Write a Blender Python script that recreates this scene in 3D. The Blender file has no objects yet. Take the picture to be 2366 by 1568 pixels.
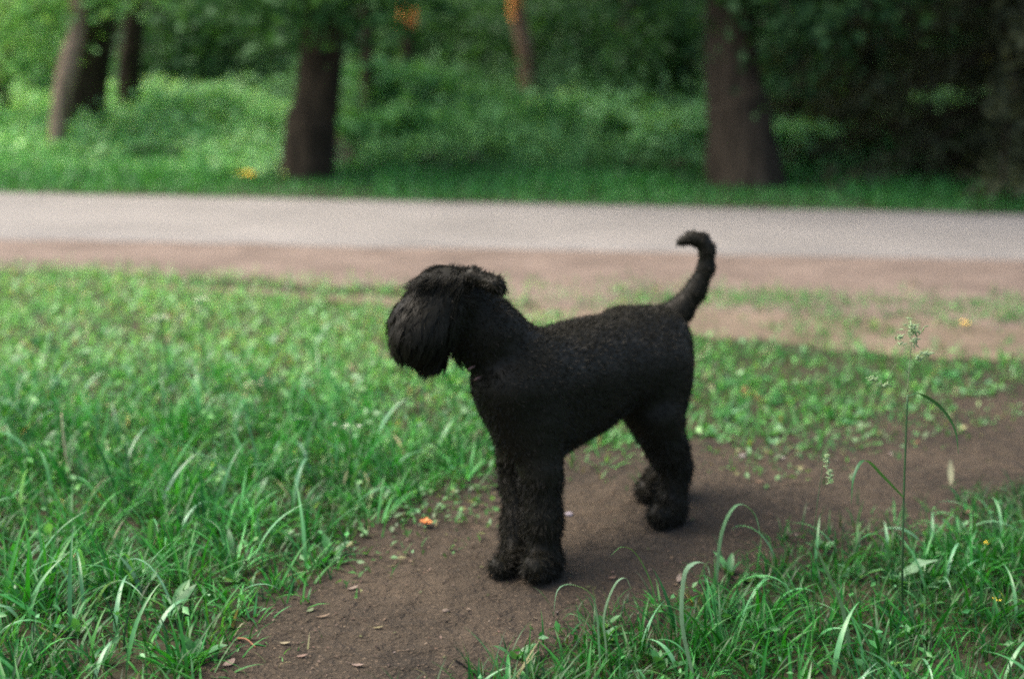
import bpy, math, random
import numpy as np
from mathutils import Matrix, Vector

random.seed(7)
RNG = np.random.default_rng(7)
S = bpy.context.scene
COL = S.collection

# ------------------------------------------------------------------ camera
CAM_H, PITCH, ROLL, LENS = 1.06, math.radians(12.07), math.radians(1.2), 50.0
cam_d = bpy.data.cameras.new('camera')
cam = bpy.data.objects.new('camera', cam_d)
COL.objects.link(cam)
cam_d.lens, cam_d.sensor_width = LENS, 36.0
cam_d.clip_start, cam_d.clip_end = 0.05, 2000
R3 = Matrix.Rotation(math.pi / 2 - PITCH, 3, 'X') @ Matrix.Rotation(ROLL, 3, 'Z')
cam.matrix_world = Matrix.Translation((0, 0, CAM_H)) @ R3.to_4x4()
cam_d.dof.use_dof = True
cam_d.dof.focus_distance = 2.45
cam_d.dof.aperture_fstop = 1.8
S.camera = cam

# ------------------------------------------------------------------ world, sun, exposure
SUN_EL, SUN_AZ = math.radians(60), math.radians(-80)      # azimuth from +Y towards +X
w = bpy.data.worlds.new('World')
S.world = w
w.use_nodes = True
nt = w.node_tree
bg = nt.nodes['Background']
sky = nt.nodes.new('ShaderNodeTexSky')
sky.sky_type = 'NISHITA'
sky.sun_disc = False
sky.sun_elevation = SUN_EL
sky.sun_rotation = SUN_AZ
sky.dust_density = 4.5
sky.air_density = 1.0
sky.ozone_density = 1.0
nt.links.new(sky.outputs[0], bg.inputs[0])
bg.inputs[1].default_value = 0.12
sd = bpy.data.lights.new('sun', 'SUN')
sun = bpy.data.objects.new('sun', sd)
COL.objects.link(sun)
sd.energy = 1.6
sd.angle = math.radians(55)
sd.color = (1.0, 0.90, 0.76)
sdir = Vector((math.sin(SUN_AZ) * math.cos(SUN_EL), math.cos(SUN_AZ) * math.cos(SUN_EL), math.sin(SUN_EL)))
sun.rotation_euler = sdir.to_track_quat('Z', 'Y').to_euler()
S.view_settings.view_transform = 'Standard'
S.view_settings.look = 'None'
S.view_settings.exposure = 1.84
S.view_settings.gamma = 1.0
S.cycles.filter_width = 1.9
S.cycles.use_denoising = False
S.cycles.use_adaptive_sampling = False
S.cycles.max_bounces = 8
S.cycles.transparent_max_bounces = 8

# ------------------------------------------------------------------ layout helpers (photo coordinates 2365 x 1568)
FPX = 2365 * LENS / 36.0
Rn = np.array(R3)
CAMP = np.array((0, 0, CAM_H))

def ray(u, v):
    d = Rn @ np.array(((u - 1182.5) / FPX, -(v - 784) / FPX, -1.0))
    return d
def at(u, v, Y):                       # the world point seen at (u, v) at distance Y along the ground
    d = ray(u, v)
    return CAMP + d * (Y / d[1])
def floor_at(u, v, z=0.0):
    d = ray(u, v)
    return CAMP + d * ((z - CAM_H) / d[2])
def proj(P):
    q = (np.asarray(P) - CAMP) @ Rn
    return 1182.5 + FPX * q[:, 0] / -q[:, 2], 784 - FPX * q[:, 1] / -q[:, 2]

def wob(x, y, s=1.0, seed=0):          # cheap smooth noise, about -1..1
    a = seed * 1.7
    return (np.sin(x * 2.1 * s + y * 1.3 * s + a) + np.sin(x * -1.7 * s + y * 2.9 * s + 2 * a + 1.1)
            + np.sin(x * 4.3 * s + y * 0.7 * s + 3 * a + 2.3) * .6 + np.sin(x * 0.9 * s - y * 5.1 * s + a + .7) * .6) / 3.2

def terrain(x, y):
    near = np.clip((6.4 - y) / 1.0, 0, 1)
    far = np.clip((y - 9.4) / 4.0, 0, 1)
    return near * (0.012 * wob(x, y, 1.2, 1) + 0.002 * wob(x, y, 3, 2)) + far * 0.05 * wob(x, y, .5, 3)

# ------------------------------------------------------------------ object helpers
def tag(o, label=None, cat=None, group=None, kind=None):
    if label: o['label'] = label
    if cat: o['category'] = cat
    if group: o['group'] = group
    if kind: o['kind'] = kind
    return o

def empty(name, loc):
    o = bpy.data.objects.new(name, None)
    o.location = [float(c) for c in loc]
    o.empty_display_size = 0.05
    COL.objects.link(o)
    return o

def mesh_np(name, V, F, mat, parent=None, col=None, smooth=True):
    """V (n,3), F list of (m,k) int arrays, all in world coordinates; parent = an Empty without rotation."""
    V = np.asarray(V, dtype=np.float32)
    if parent is not None:
        V = V - np.array(parent.location if parent.type == 'EMPTY' else (0, 0, 0), dtype=np.float32)
    if not isinstance(F, (list, tuple)): F = [F]
    me = bpy.data.meshes.new(name)
    me.vertices.add(len(V))
    me.vertices.foreach_set('co', V.ravel())
    li = np.concatenate([f.ravel() for f in F]).astype(np.int32)
    cnt = np.concatenate([np.full(len(f), f.shape[1], np.int32) for f in F])
    st = np.concatenate(([0], np.cumsum(cnt)[:-1])).astype(np.int32)
    me.loops.add(len(li))
    me.loops.foreach_set('vertex_index', li)
    me.polygons.add(len(cnt))
    me.polygons.foreach_set('loop_start', st)
    me.polygons.foreach_set('loop_total', cnt)
    if smooth:
        me.polygons.foreach_set('use_smooth', np.ones(len(cnt), bool))
    if col is not None:
        ca = me.color_attributes.new('Col', 'FLOAT_COLOR', 'POINT')
        c4 = np.ones((len(V), 4), np.float32)
        c4[:, :3] = col
        ca.data.foreach_set('color', c4.ravel())
    me.update(calc_edges=True)
    me.validate()
    me.materials.append(mat)
    o = bpy.data.objects.new(name, me)
    COL.objects.link(o)
    if parent is not None: o.parent = parent
    return o

class Bag:
    """collects pieces into one mesh"""
    def __init__(self): self.V, self.Q, self.T, self.C, self.n = [], [], [], [], 0
    def add(self, V, F, col):
        V = np.asarray(V, float)
        F = np.asarray(F, int)
        (self.Q if F.shape[1] == 4 else self.T).append(F + self.n)
        self.V.append(V); self.n += len(V)
        c = np.asarray(col, float)
        self.C.append(np.broadcast_to(c, (len(V), 3)))
        return self
    def build(self, name, mat, parent=None, smooth=True):
        F = []
        if self.Q: F.append(np.concatenate(self.Q))
        if self.T: F.append(np.concatenate(self.T))
        return mesh_np(name, np.concatenate(self.V), F, mat, parent, np.concatenate(self.C), smooth)

def blades(root, H, az, lean, bend, W, col, segs=5, prof='grass', twist=None, fold=0.0):
    """ribbons growing from root: all arguments arrays over n blades. Returns V, F, C"""
    n = len(root)
    t = np.linspace(0, 1, segs + 1)
    tm = (t[1:] + t[:-1]) / 2
    ang = lean[:, None] + bend[:, None] * tm[None] ** 1.4          # angle from vertical
    dl = H[:, None] / segs
    hx = np.concatenate([np.zeros((n, 1)), np.cumsum(np.sin(ang) * dl, 1)], 1)
    hz = np.concatenate([np.zeros((n, 1)), np.cumsum(np.cos(ang) * dl, 1)], 1)
    ca, sa = np.cos(az)[:, None], np.sin(az)[:, None]
    P = np.stack([root[:, 0:1] + hx * ca, root[:, 1:2] + hx * sa, root[:, 2:3] + hz], -1)
    if prof == 'grass': wp = np.clip(1.02 - t ** 2.2, 0.03, 1) * (0.55 + 0.45 * np.minimum(1, t * 4))
    elif prof == 'leaf': wp = 0.06 + np.sin(np.pi * np.clip((t - .12) / .88, 0, 1)) ** .8
    else: wp = 0.35 + np.sin(np.pi * t) * .65
    tw = np.zeros(n) if twist is None else twist
    A = tw[:, None] * t[None]
    sx, sy = -np.sin(az[:, None] + A), np.cos(az[:, None] + A)
    wv = np.stack([sx, sy, np.zeros_like(sx)], -1) * (W[:, None] * wp[None] / 2)[..., None]
    if fold:
        m = P - np.stack([np.zeros_like(hx), np.zeros_like(hx), fold * W[:, None] * wp[None]], -1)
        V = np.stack([P - wv, m, P + wv], 2).reshape(-1, 3); k = 3
    else:
        V = np.stack([P - wv, P + wv], 2).reshape(-1, 3); k = 2
    base = (np.arange(n) * (segs + 1) * k)[:, None]
    F = []
    for j in range(k - 1):
        i = (np.arange(segs) * k + j)[None]
        F.append(np.stack([base + i, base + i + 1, base + i + 1 + k, base + i + k], -1).reshape(-1, 4))
    C = np.repeat(col, (segs + 1) * k, axis=0)
    return V, np.concatenate(F), C

def tube(pts, rad, sides=8, rough=0.0, seed=0):
    pts = np.asarray(pts, float); rad = np.asarray(rad, float)
    n = len(pts)
    T = np.gradient(pts, axis=0)
    T /= np.linalg.norm(T, axis=1)[:, None] + 1e-9
    ref = np.array((0.31, 0.95, 0.05))
    N = np.cross(T, ref); N /= np.linalg.norm(N, axis=1)[:, None] + 1e-9
    B = np.cross(T, N)
    a = np.linspace(0, 2 * np.pi, sides, endpoint=False)
    rr = rad[:, None] * (1 + rough * wob(a[None] * 1.7 + seed, np.arange(n)[:, None] * .35 + seed, 1.3, seed))
    V = pts[:, None] + (np.cos(a)[None, :, None] * N[:, None] + np.sin(a)[None, :, None] * B[:, None]) * rr[..., None]
    V = V.reshape(-1, 3)
    i, j = np.meshgrid(np.arange(n - 1), np.arange(sides), indexing='ij')
    j2 = (j + 1) % sides
    F = np.stack([i * sides + j, i * sides + j2, (i + 1) * sides + j2, (i + 1) * sides + j], -1).reshape(-1, 4)
    V = np.concatenate([V, pts[:1], pts[-1:]])
    c0, c1 = n * sides, n * sides + 1
    jj = np.arange(sides)
    caps = np.concatenate([np.stack([np.full(sides, c0), (jj + 1) % sides, jj, jj], -1),
                           np.stack([np.full(sides, c1), (n - 1) * sides + jj, (n - 1) * sides + (jj + 1) % sides, (n - 1) * sides + (jj + 1) % sides], -1)])
    return V, F, caps

def add_tube(bag, pts, rad, col, sides=8, rough=0.0, seed=0):
    V, F, caps = tube(pts, rad, sides, rough, seed)
    nb = bag.n
    bag.add(V, F, col)
    bag.T.append(caps[:, :3] + nb)
    return bag

def smooth_path(ctrl, m):
    ctrl = np.asarray(ctrl, float)
    n = len(ctrl)
    s = np.linspace(0, n - 1, m)
    P = np.concatenate([[2 * ctrl[0] - ctrl[1]], ctrl, [2 * ctrl[-1] - ctrl[-2]]])
    i = np.minimum(s.astype(int), n - 2); f = (s - i)[:, None]
    p0, p1, p2, p3 = P[i], P[i + 1], P[i + 2], P[i + 3]
    return .5 * ((2 * p1) + (-p0 + p2) * f + (2 * p0 - 5 * p1 + 4 * p2 - p3) * f ** 2 + (-p0 + 3 * p1 - 3 * p2 + p3) * f ** 3)

def leaf_cards(P, size, N, col, roll=None, aspect=.55):
    """pointed folded leaves: 4 verts on a rhombus, creased along the midrib; N = normals"""
    n = len(P)
    N = N / (np.linalg.norm(N, axis=1)[:, None] + 1e-9)
    r = RNG.normal(size=(n, 3))
    A = np.cross(N, r); A /= np.linalg.norm(A, axis=1)[:, None] + 1e-9
    B = np.cross(N, A)
    s = size[:, None]
    V = np.stack([P - A * s * .5, P + B * s * aspect * .5 + A * s * .05 + N * s * .08, P + A * s * .5 - N * s * .06,
                  P - B * s * aspect * .5 + A * s * .05 + N * s * .08], 1).reshape(-1, 3)
    b = (np.arange(n) * 4)[:, None]
    F = np.concatenate([b + np.array([[0, 1, 2]]), b + np.array([[0, 2, 3]])])
    return V, F, np.repeat(col, 4, axis=0)

def leaf_cloud(cen, rad, n, size, c0, c1, clumps=14, spread=.33, up=.7):
    """leaves in clumps filling an ellipsoid"""
    cen = np.asarray(cen, float); rad = np.asarray(rad, float)
    d = RNG.normal(size=(clumps, 3)); d /= np.linalg.norm(d, axis=1)[:, None]
    cc = d * (RNG.random((clumps, 1)) ** .45)
    k = RNG.integers(0, clumps, n)
    loc = cc[k] + RNG.normal(size=(n, 3)) * spread * (.6 + .8 * RNG.random((clumps, 1)))[k] * .7
    P = cen + loc * rad
    N = RNG.normal(size=(n, 3)) * .7 + np.array((0, 0, up)) + loc * .4
    m = RNG.random((clumps, 1))[k] * .6 + RNG.random((n, 1)) * .4
    col = np.asarray(c0) * (1 - m) + np.asarray(c1) * m
    return leaf_cards(P, size * (.6 + .8 * RNG.random(n)), N, col)

# ------------------------------------------------------------------ materials
def mat_new(name):
    m = bpy.data.materials.new(name)
    m.use_nodes = True
    return m, m.node_tree, m.node_tree.nodes['Principled BSDF']

def noise_mat(name, c0, c1, c2=None, scale=6, rough=.9, bump=.3, bscale=60, detail=8, spec=.3):
    m, t, b = mat_new(name)
    g = t.nodes.new('ShaderNodeNewGeometry')
    n1 = t.nodes.new('ShaderNodeTexNoise'); n1.inputs['Scale'].default_value = scale; n1.inputs['Detail'].default_value = detail
    n1.inputs['Roughness'].default_value = .62
    n2 = t.nodes.new('ShaderNodeTexNoise'); n2.inputs['Scale'].default_value = bscale; n2.inputs['Detail'].default_value = 5
    t.links.new(g.outputs['Position'], n1.inputs['Vector']); t.links.new(g.outputs['Position'], n2.inputs['Vector'])
    r = t.nodes.new('ShaderNodeValToRGB')
    r.color_ramp.elements[0].position = .32; r.color_ramp.elements[0].color = (*c0, 1)
    r.color_ramp.elements[1].position = .68; r.color_ramp.elements[1].color = (*c1, 1)
    t.links.new(n1.outputs['Fac'], r.inputs['Fac'])
    out = r.outputs['Color']
    if c2 is not None:
        r2 = t.nodes.new('ShaderNodeValToRGB')
        r2.color_ramp.elements[0].position = .56; r2.color_ramp.elements[1].position = .70
        r2.color_ramp.elements[0].color = (0, 0, 0, 1); r2.color_ramp.elements[1].color = (1, 1, 1, 1)
        t.links.new(n2.outputs['Fac'], r2.inputs['Fac'])
        mx = t.nodes.new('ShaderNodeMix'); mx.data_type = 'RGBA'
        t.links.new(r2.outputs['Color'], mx.inputs[0])
        t.links.new(out, mx.inputs[6]); mx.inputs[7].default_value = (*c2, 1)
        out = mx.outputs[2]
    t.links.new(out, b.inputs['Base Color'])
    b.inputs['Roughness'].default_value = rough
    b.inputs['Specular IOR Level'].default_value = spec
    bp = t.nodes.new('ShaderNodeBump'); bp.inputs['Strength'].default_value = bump; bp.inputs['Distance'].default_value = .01
    t.links.new(n2.outputs['Fac'], bp.inputs['Height'])
    bq = t.nodes.new('ShaderNodeBump'); bq.inputs['Strength'].default_value = bump; bq.inputs['Distance'].default_value = .035
    n3 = t.nodes.new('ShaderNodeTexNoise'); n3.inputs['Scale'].default_value = bscale * .17; n3.inputs['Detail'].default_value = 6
    t.links.new(g.outputs['Position'], n3.inputs['Vector']); t.links.new(n3.outputs['Fac'], bq.inputs['Height'])
    t.links.new(bp.outputs['Normal'], bq.inputs['Normal']); t.links.new(bq.outputs['Normal'], b.inputs['Normal'])
    return m

def leaf_mat(name, rough=.42, trans=.35, spec=.5, tint=(1.25, 1.15, .55)):
    m, t, b = mat_new(name)
    a = t.nodes.new('ShaderNodeAttribute'); a.attribute_name = 'Col'
    g = t.nodes.new('ShaderNodeNewGeometry')
    n1 = t.nodes.new('ShaderNodeTexNoise'); n1.inputs['Scale'].default_value = 90
    t.links.new(g.outputs['Position'], n1.inputs['Vector'])
    mr = t.nodes.new('ShaderNodeMapRange'); mr.inputs[3].default_value = .75; mr.inputs[4].default_value = 1.25
    t.links.new(n1.outputs['Fac'], mr.inputs[0])
    mul = t.nodes.new('ShaderNodeVectorMath'); mul.operation = 'SCALE'
    t.links.new(a.outputs['Color'], mul.inputs[0]); t.links.new(mr.outputs[0], mul.inputs['Scale'])
    t.links.new(mul.outputs[0], b.inputs['Base Color'])
    b.inputs['Roughness'].default_value = rough
    b.inputs['Specular IOR Level'].default_value = spec
    tr = t.nodes.new('ShaderNodeBsdfTranslucent')
    m2 = t.nodes.new('ShaderNodeVectorMath'); m2.operation = 'MULTIPLY'; m2.inputs[1].default_value = tint
    t.links.new(mul.outputs[0], m2.inputs[0]); t.links.new(m2.outputs[0], tr.inputs['Color'])
    mx = t.nodes.new('ShaderNodeMixShader'); mx.inputs[0].default_value = trans
    t.links.new(b.outputs[0], mx.inputs[1]); t.links.new(tr.outputs[0], mx.inputs[2])
    t.links.new(mx.outputs[0], t.nodes['Material Output'].inputs['Surface'])
    return m

def plain_attr_mat(name, rough=.8, spec=.3):
    m, t, b = mat_new(name)
    a = t.nodes.new('ShaderNodeAttribute'); a.attribute_name = 'Col'
    g = t.nodes.new('ShaderNodeNewGeometry')
    n1 = t.nodes.new('ShaderNodeTexNoise'); n1.inputs['Scale'].default_value = 60
    t.links.new(g.outputs['Position'], n1.inputs['Vector'])
    mr = t.nodes.new('ShaderNodeMapRange'); mr.inputs[3].default_value = .6; mr.inputs[4].default_value = 1.4
    t.links.new(n1.outputs['Fac'], mr.inputs[0])
    mul = t.nodes.new('ShaderNodeVectorMath'); mul.operation = 'SCALE'
    t.links.new(a.outputs['Color'], mul.inputs[0]); t.links.new(mr.outputs[0], mul.inputs['Scale'])
    t.links.new(mul.outputs[0], b.inputs['Base Color'])
    b.inputs['Roughness'].default_value = rough
    b.inputs['Specular IOR Level'].default_value = spec
    return m

def bark_mat(name, c0, c1, scale=9):
    m, t, b = mat_new(name)
    tc = t.nodes.new('ShaderNodeTexCoord')
    mp = t.nodes.new('ShaderNodeMapping'); mp.inputs['Scale'].default_value = (1, 1, .18)
    t.links.new(tc.outputs['Object'], mp.inputs['Vector'])
    n1 = t.nodes.new('ShaderNodeTexNoise'); n1.inputs['Scale'].default_value = scale * 2.2; n1.inputs['Detail'].default_value = 9
    n1.inputs['Distortion'].default_value = .8
    t.links.new(mp.outputs[0], n1.inputs['Vector'])
    r = t.nodes.new('ShaderNodeValToRGB')
    r.color_ramp.elements[0].position = .35; r.color_ramp.elements[0].color = (*c0, 1)
    r.color_ramp.elements[1].position = .66; r.color_ramp.elements[1].color = (*c1, 1)
    t.links.new(n1.outputs['Fac'], r.inputs['Fac']); t.links.new(r.outputs['Color'], b.inputs['Base Color'])
    bp = t.nodes.new('ShaderNodeBump'); bp.inputs['Strength'].default_value = .9; bp.inputs['Distance'].default_value = .03
    t.links.new(n1.outputs['Fac'], bp.inputs['Height']); t.links.new(bp.outputs['Normal'], b.inputs['Normal'])
    b.inputs['Roughness'].default_value = .95
    b.inputs['Specular IOR Level'].default_value = .2
    return m

M_SOIL = noise_mat('soil', (.016, .018, .007), (.038, .030, .015), None, 5, .95, .6, 45)
M_PATH = noise_mat('trodden_dirt', (.015, .0112, .0064), (.057, .0420, .0265), (.098, .071, .046), 2.6, .95, 1.0, 130, 14)
M_VERGE = noise_mat('sandy_verge', (.092, .069, .054), (.168, .129, .104), (.118, .085, .062), 2.6, .95, .8, 28, 12)
M_TRACK = noise_mat('trodden_track', (.088, .066, .044), (.155, .117, .086), (.083, .078, .038), 2.6, .95, .8, 28, 12)
M_ROAD = noise_mat('asphalt', (.152, .143, .131), (.206, .193, .177), (.138, .129, .117), 1.1, .85, .25, 180)
M_GRASS = leaf_mat('grass_blade', .38, .38, .32)
M_LEAF = leaf_mat('leaf', .42, .38, .5)
M_FOL = leaf_mat('foliage', .62, .34, .22)
M_BLADE = leaf_mat('broad_blade', .30, .30, .55)
M_DRY = leaf_mat('dry_leaf', .7, .2, .3, (1, 1, 1))
M_STONE = plain_attr_mat('stone', .85)
M_BARK = bark_mat('dark_bark', (.015, .0115, .0068), (.048, .035, .021))
M_BARKMID = bark_mat('brown_bark', (.020, .0155, .010), (.066, .050, .034))
M_BARKLIT = bark_mat('lit_edge_bark', (.16, .112, .078), (.31, .225, .16))  # pale tone paints the lit edge of the broad left trunk
M_BARKRED = bark_mat('red_bark', (.15, .09, .055), (.25, .16, .10))
M_SUNGLOW = bark_mat('sun_glow_orange', (.70, .27, .07), (.90, .42, .14))  # orange painted for sunset light on far trunks

# ------------------------------------------------------------------ ground, road, verge, path
def grid_sheet(name, xs, ys, zfun, mat):
    X, Y = np.meshgrid(xs, ys, indexing='ij')
    V = np.stack([X, Y, zfun(X, Y)], -1).reshape(-1, 3)
    nx, ny = X.shape
    i, j = np.meshgrid(np.arange(nx - 1), np.arange(ny - 1), indexing='ij')
    F = np.stack([i * ny + j, (i + 1) * ny + j, (i + 1) * ny + j + 1, i * ny + j + 1], -1).reshape(-1, 4)
    return mesh_np(name, V, F, mat)
def strip_sheet(name, lo, hi, dz, mat, nacross=10):
    """sheet between two ground polylines of equal length (m,2)"""
    lo, hi = np.asarray(lo), np.asarray(hi)
    t = np.linspace(0, 1, nacross + 1)[None, :, None]
    t = np.concatenate([t[:, :1], t[:, :1] + .012, t[:, 1:-1], t[:, -1:] - .012, t[:, -1:]], 1)
    P = lo[:, None] * (1 - t) + hi[:, None] * t
    Z = terrain(P[..., 0], P[..., 1]) + dz
    Z[:, 0] -= dz + .012; Z[:, -1] -= dz + .012
    V = np.concatenate([P, Z[..., None]], -1).reshape(-1, 3)
    m, k = P.shape[:2]
    i, j = np.meshgrid(np.arange(m - 1), np.arange(k - 1), indexing='ij')
    F = np.stack([i * k + j, (i + 1) * k + j, (i + 1) * k + j + 1, i * k + j + 1], -1).reshape(-1, 4)
    return mesh_np(name, V, F, mat)
def span(a, b, n): return np.linspace(a, b, n)

gx = np.concatenate([span(-150, -8, 18)[:-1], span(-8, 8, 200), span(8, 150, 18)[1:]])
gy = np.concatenate([span(-60, 0, 10)[:-1], span(0, 12, 170), span(12, 45, 40)[1:], span(45, 320, 16)[1:]])
tag(grid_sheet('ground', gx, gy, terrain, M_SOIL), kind='structure')

ROAD0, ROAD1 = 7.07, 9.03
rx = np.concatenate([span(-60, -8, 14)[:-1], span(-8, 8, 240), span(8, 60, 14)[1:]])
e0 = ROAD0 + .045 * wob(rx, rx * 0, 1.6, 4) + .025 * wob(rx, rx * 0, 7, 5)
e1 = ROAD1 + .03 * wob(rx, rx * 0, 2, 6) + .02 * wob(rx, rx * 0, 9, 7)
tag(strip_sheet('road', np.stack([rx, e0], 1), np.stack([rx, e1], 1), .016, M_ROAD, 6), kind='structure')

# outlines read off the photo, as ground curves
U_EDGE = [-900, 480, 600, 720, 800, 850, 1000, 1150, 1300, 1450, 1600, 1900, 2000, 2100, 2250, 2365, 2800]
V_EDGE = [2600, 1568, 1455, 1385, 1300, 1235, 1150, 1100, 1070, 1075, 1058, 1040, 1005, 965, 915, 885, 830]
U_LOW = [300, 1020, 1130, 1260, 1500, 1600, 1800, 1950, 2100, 2200, 2365, 2800]
V_LOW = [1900, 1590, 1545, 1480, 1405, 1350, 1290, 1255, 1235, 1205, 1140, 1010]
U_VB = [-1500, 0, 400, 800, 1180, 1500, 1700, 2100, 2365, 3500]
V_VB = [575, 614, 632, 660, 668, 662, 672, 690, 698, 720]
U_T0, V_T0 = [-1200, 250, 700, 1100, 1300, 1650, 2000, 2365, 3500], [640, 655, 680, 700, 703, 712, 735, 750, 780]
U_T1, V_T1 = [-1200, 250, 700, 900, 1200, 1600, 1800, 2100, 2365, 3500], [645, 660, 694, 708, 748, 774, 792, 822, 838, 900]

def gcurve(us, uu, vv, jit=0, seed=0):
    P = np.array([floor_at(u, v)[:2] for u, v in zip(us, np.interp(us, uu, vv))])
    if jit:
        k = np.arange(len(us)) * .11
        P[:, 1] += jit * wob(k, k * 0, 2, seed) + jit * .6 * wob(k, k * 0, 8, seed + 1)
    return P
us = span(-1400, 3400, 260)
va = gcurve(us, [-1500, 0, 700, 1150, 1350, 1700, 2100, 2365, 3500], [575, 620, 655, 690, 712, 722, 748, 762, 800], .09, 8)
vb = np.stack([np.interp(us, us, va[:, 0] * ROAD0 / va[:, 1]), np.full(len(us), ROAD0 + .05)], 1)
tag(strip_sheet('verge', va, vb, .006, M_VERGE, 6), kind='structure')
tag(strip_sheet('track', gcurve(us, U_T1, V_T1, .05, 10), gcurve(us, U_T0, V_T0, .04, 12), .005, M_TRACK, 5), kind='structure')
# trodden front path between the lawn and the grass at the right front
us2 = span(60, 2790, 240)
pe = gcurve(us2, U_EDGE, np.array(V_EDGE) - 38, .03, 14)
us3 = span(560, 2790, 240)
pl = gcurve(us3, U_LOW, np.array(V_LOW) + 42, .03, 16)
tag(strip_sheet('path', pl, pe, .008, M_PATH, 40), kind='structure')

# ------------------------------------------------------------------ grass
def mixcol(n, cols, w):
    k = RNG.choice(len(cols), n, p=np.asarray(w) / sum(w))
    c = np.asarray(cols)[k]
    return np.clip(c * (1 + RNG.normal(size=(n, 1)) * .16) * (1 + RNG.normal(size=(n, 3)) * .05), .004, .9)
GREENS = [(.034, .175, .026), (.055, .225, .038), (.022, .130, .028), (.085, .255, .065), (.20, .19, .09)]

def scatter(y0, y1, dens, xk=.50, xpad=.5):
    A = 0.5 * ((2 * (xk * y0 + xpad)) + (2 * (xk * y1 + xpad))) * (y1 - y0)
    n = int(A * dens)
    y = np.sqrt(RNG.random(n) * (y1 ** 2 - y0 ** 2) + y0 ** 2)
    x = (RNG.random(n) * 2 - 1) * (xk * y + xpad)
    return x, y

def clump(x, y, s, seed): return .5 + .5 * wob(x, y, s, seed)

def zones(x, y):
    P = np.stack([x, y, np.zeros_like(x)], 1)
    u, v = proj(P)
    edge = np.interp(u, U_EDGE, V_EDGE) - v            # > 0: lawn side of the path
    low = v - np.interp(u, U_LOW, V_LOW)               # > 0: front right grass
    vb_ = v - np.interp(u, U_VB, V_VB)                 # > 0: this side of the verge
    t0 = v - np.interp(u, U_T0, V_T0); t1 = v - np.interp(u, U_T1, V_T1)
    return u, v, edge, low, vb_, t0, t1

def grass_bag(x, y, H, W, leanmax, bendmu, segs, greens=GREENS, wts=(4, 3, 3, 2, .35), wind=None):
    n = len(x)
    root = np.stack([x, y, terrain(x, y) - .004], 1)
    az = RNG.random(n) * 2 * np.pi
    lean = RNG.random(n) * leanmax
    bend = np.abs(RNG.normal(size=n)) * .7 + bendmu * RNG.random(n)
    return blades(root, H, az, lean, bend, W, mixcol(n, greens, wts), segs, 'grass', RNG.normal(size=n) * .8)

def sig(a): return 1 / (1 + np.exp(-np.clip(a, -30, 30)))

def tuft_blades(x, y, per, H, W, greens, wts, segs=6, spread=.018, lean=(.10, .75), bend=(.2, 1.7), foldk=.14):
    """tufts at (x, y): each a spray of blades leaning outward"""
    n = len(x)
    k = np.repeat(np.arange(n), per)
    m = len(k)
    a = RNG.random(m) * 2 * np.pi
    r = np.abs(RNG.normal(size=m)) * spread
    px_, py_ = x[k] + np.cos(a) * r, y[k] + np.sin(a) * r
    root = np.stack([px_, py_, terrain(px_, py_) - .004], 1)
    az = a + RNG.normal(size=m) * .6
    g = mixcol(n, greens, wts)[k] * (1 + RNG.normal(size=(m, 1)) * .14)
    hh = H[k] * (.4 + .75 * RNG.random(m))
    return blades(root, hh, az, lean[0] + (lean[1] - lean[0]) * RNG.random(m), bend[0] + (bend[1] - bend[0]) * RNG.random(m) ** 1.5,
                  W[k] * (.55 + .9 * RNG.random(m)), np.clip(g, .004, .9), segs, 'grass', RNG.normal(size=m) * .9, fold=foldk)

# short lawn
PALE = [(.130, .39, .085), (.195, .44, .135), (.075, .29, .055), (.26, .43, .16), (.40, .37, .22)]
x, y = scatter(1.7, 6.95, 2300)
u, v, edge, low, vbq, t0, t1 = zones(x, y)
rag = wob(x, y, 3, 20) * 38 + wob(x, y, 9, 21) * 34 + wob(x, y, 23, 22) * 16
intrack = sig((t0 + 4 + rag * .1) / 4) * sig((6 + rag * .15 - t1) / 4) * np.clip((u - 150) / 450, .15, 1)
leftness = sig((1250 - u) / 130)
pd = sig((edge + rag - 8) / 14) * sig((vbq + rag * .22 - 4) / 6)
patch = .6 * clump(x, y, 2.5, 24) + .4 * clump(x, y, 8, 26)
pd *= 1 - intrack * np.where(u < 1150, .93, np.where(patch > .56, .35, .92))
pd *= np.where((t1 < 4) & (u > 1150), np.where(patch > .36, 1.0, .42), 1)
pd *= np.clip(.45 + 1.0 * patch, 0, 1) * np.where((u > 1400) & (t1 > 4), np.clip((patch - .20) * 4, .30, 1), 1)
keep = RNG.random(len(x)) < pd
x, y, u, v, edge, patch, leftness, t1 = [q[keep] for q in (x, y, u, v, edge, patch, leftness, t1)]
H = (.040 + .040 * patch) * (.55 + .8 * RNG.random(len(x))) * np.where(t1 < 0, .95, 1.0)
W = (.0034 + .0030 * RNG.random(len(x)))
n = len(x)
root = np.stack([x, y, terrain(x, y) - .004], 1)
V, F, C = blades(root, H * 1.1, RNG.random(n) * 6.283, .25 + RNG.random(n) * .85, .2 + 1.3 * RNG.random(n), W * 1.15,
                 np.where((RNG.random(n) < (.08 + .77 * leftness) * sig((1060 - v) / 50))[:, None], mixcol(n, PALE, (4, 3, 3, 2, 1.1)), mixcol(n, GREENS, (4, 3, 3, 2, .5))), 5, 'grass', RNG.normal(size=n) * .9)
tag(mesh_np('grass', V, F, M_GRASS, None, C), 'soft green lawn between the road verge and the dirt path', 'grass', kind='stuff')

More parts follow.
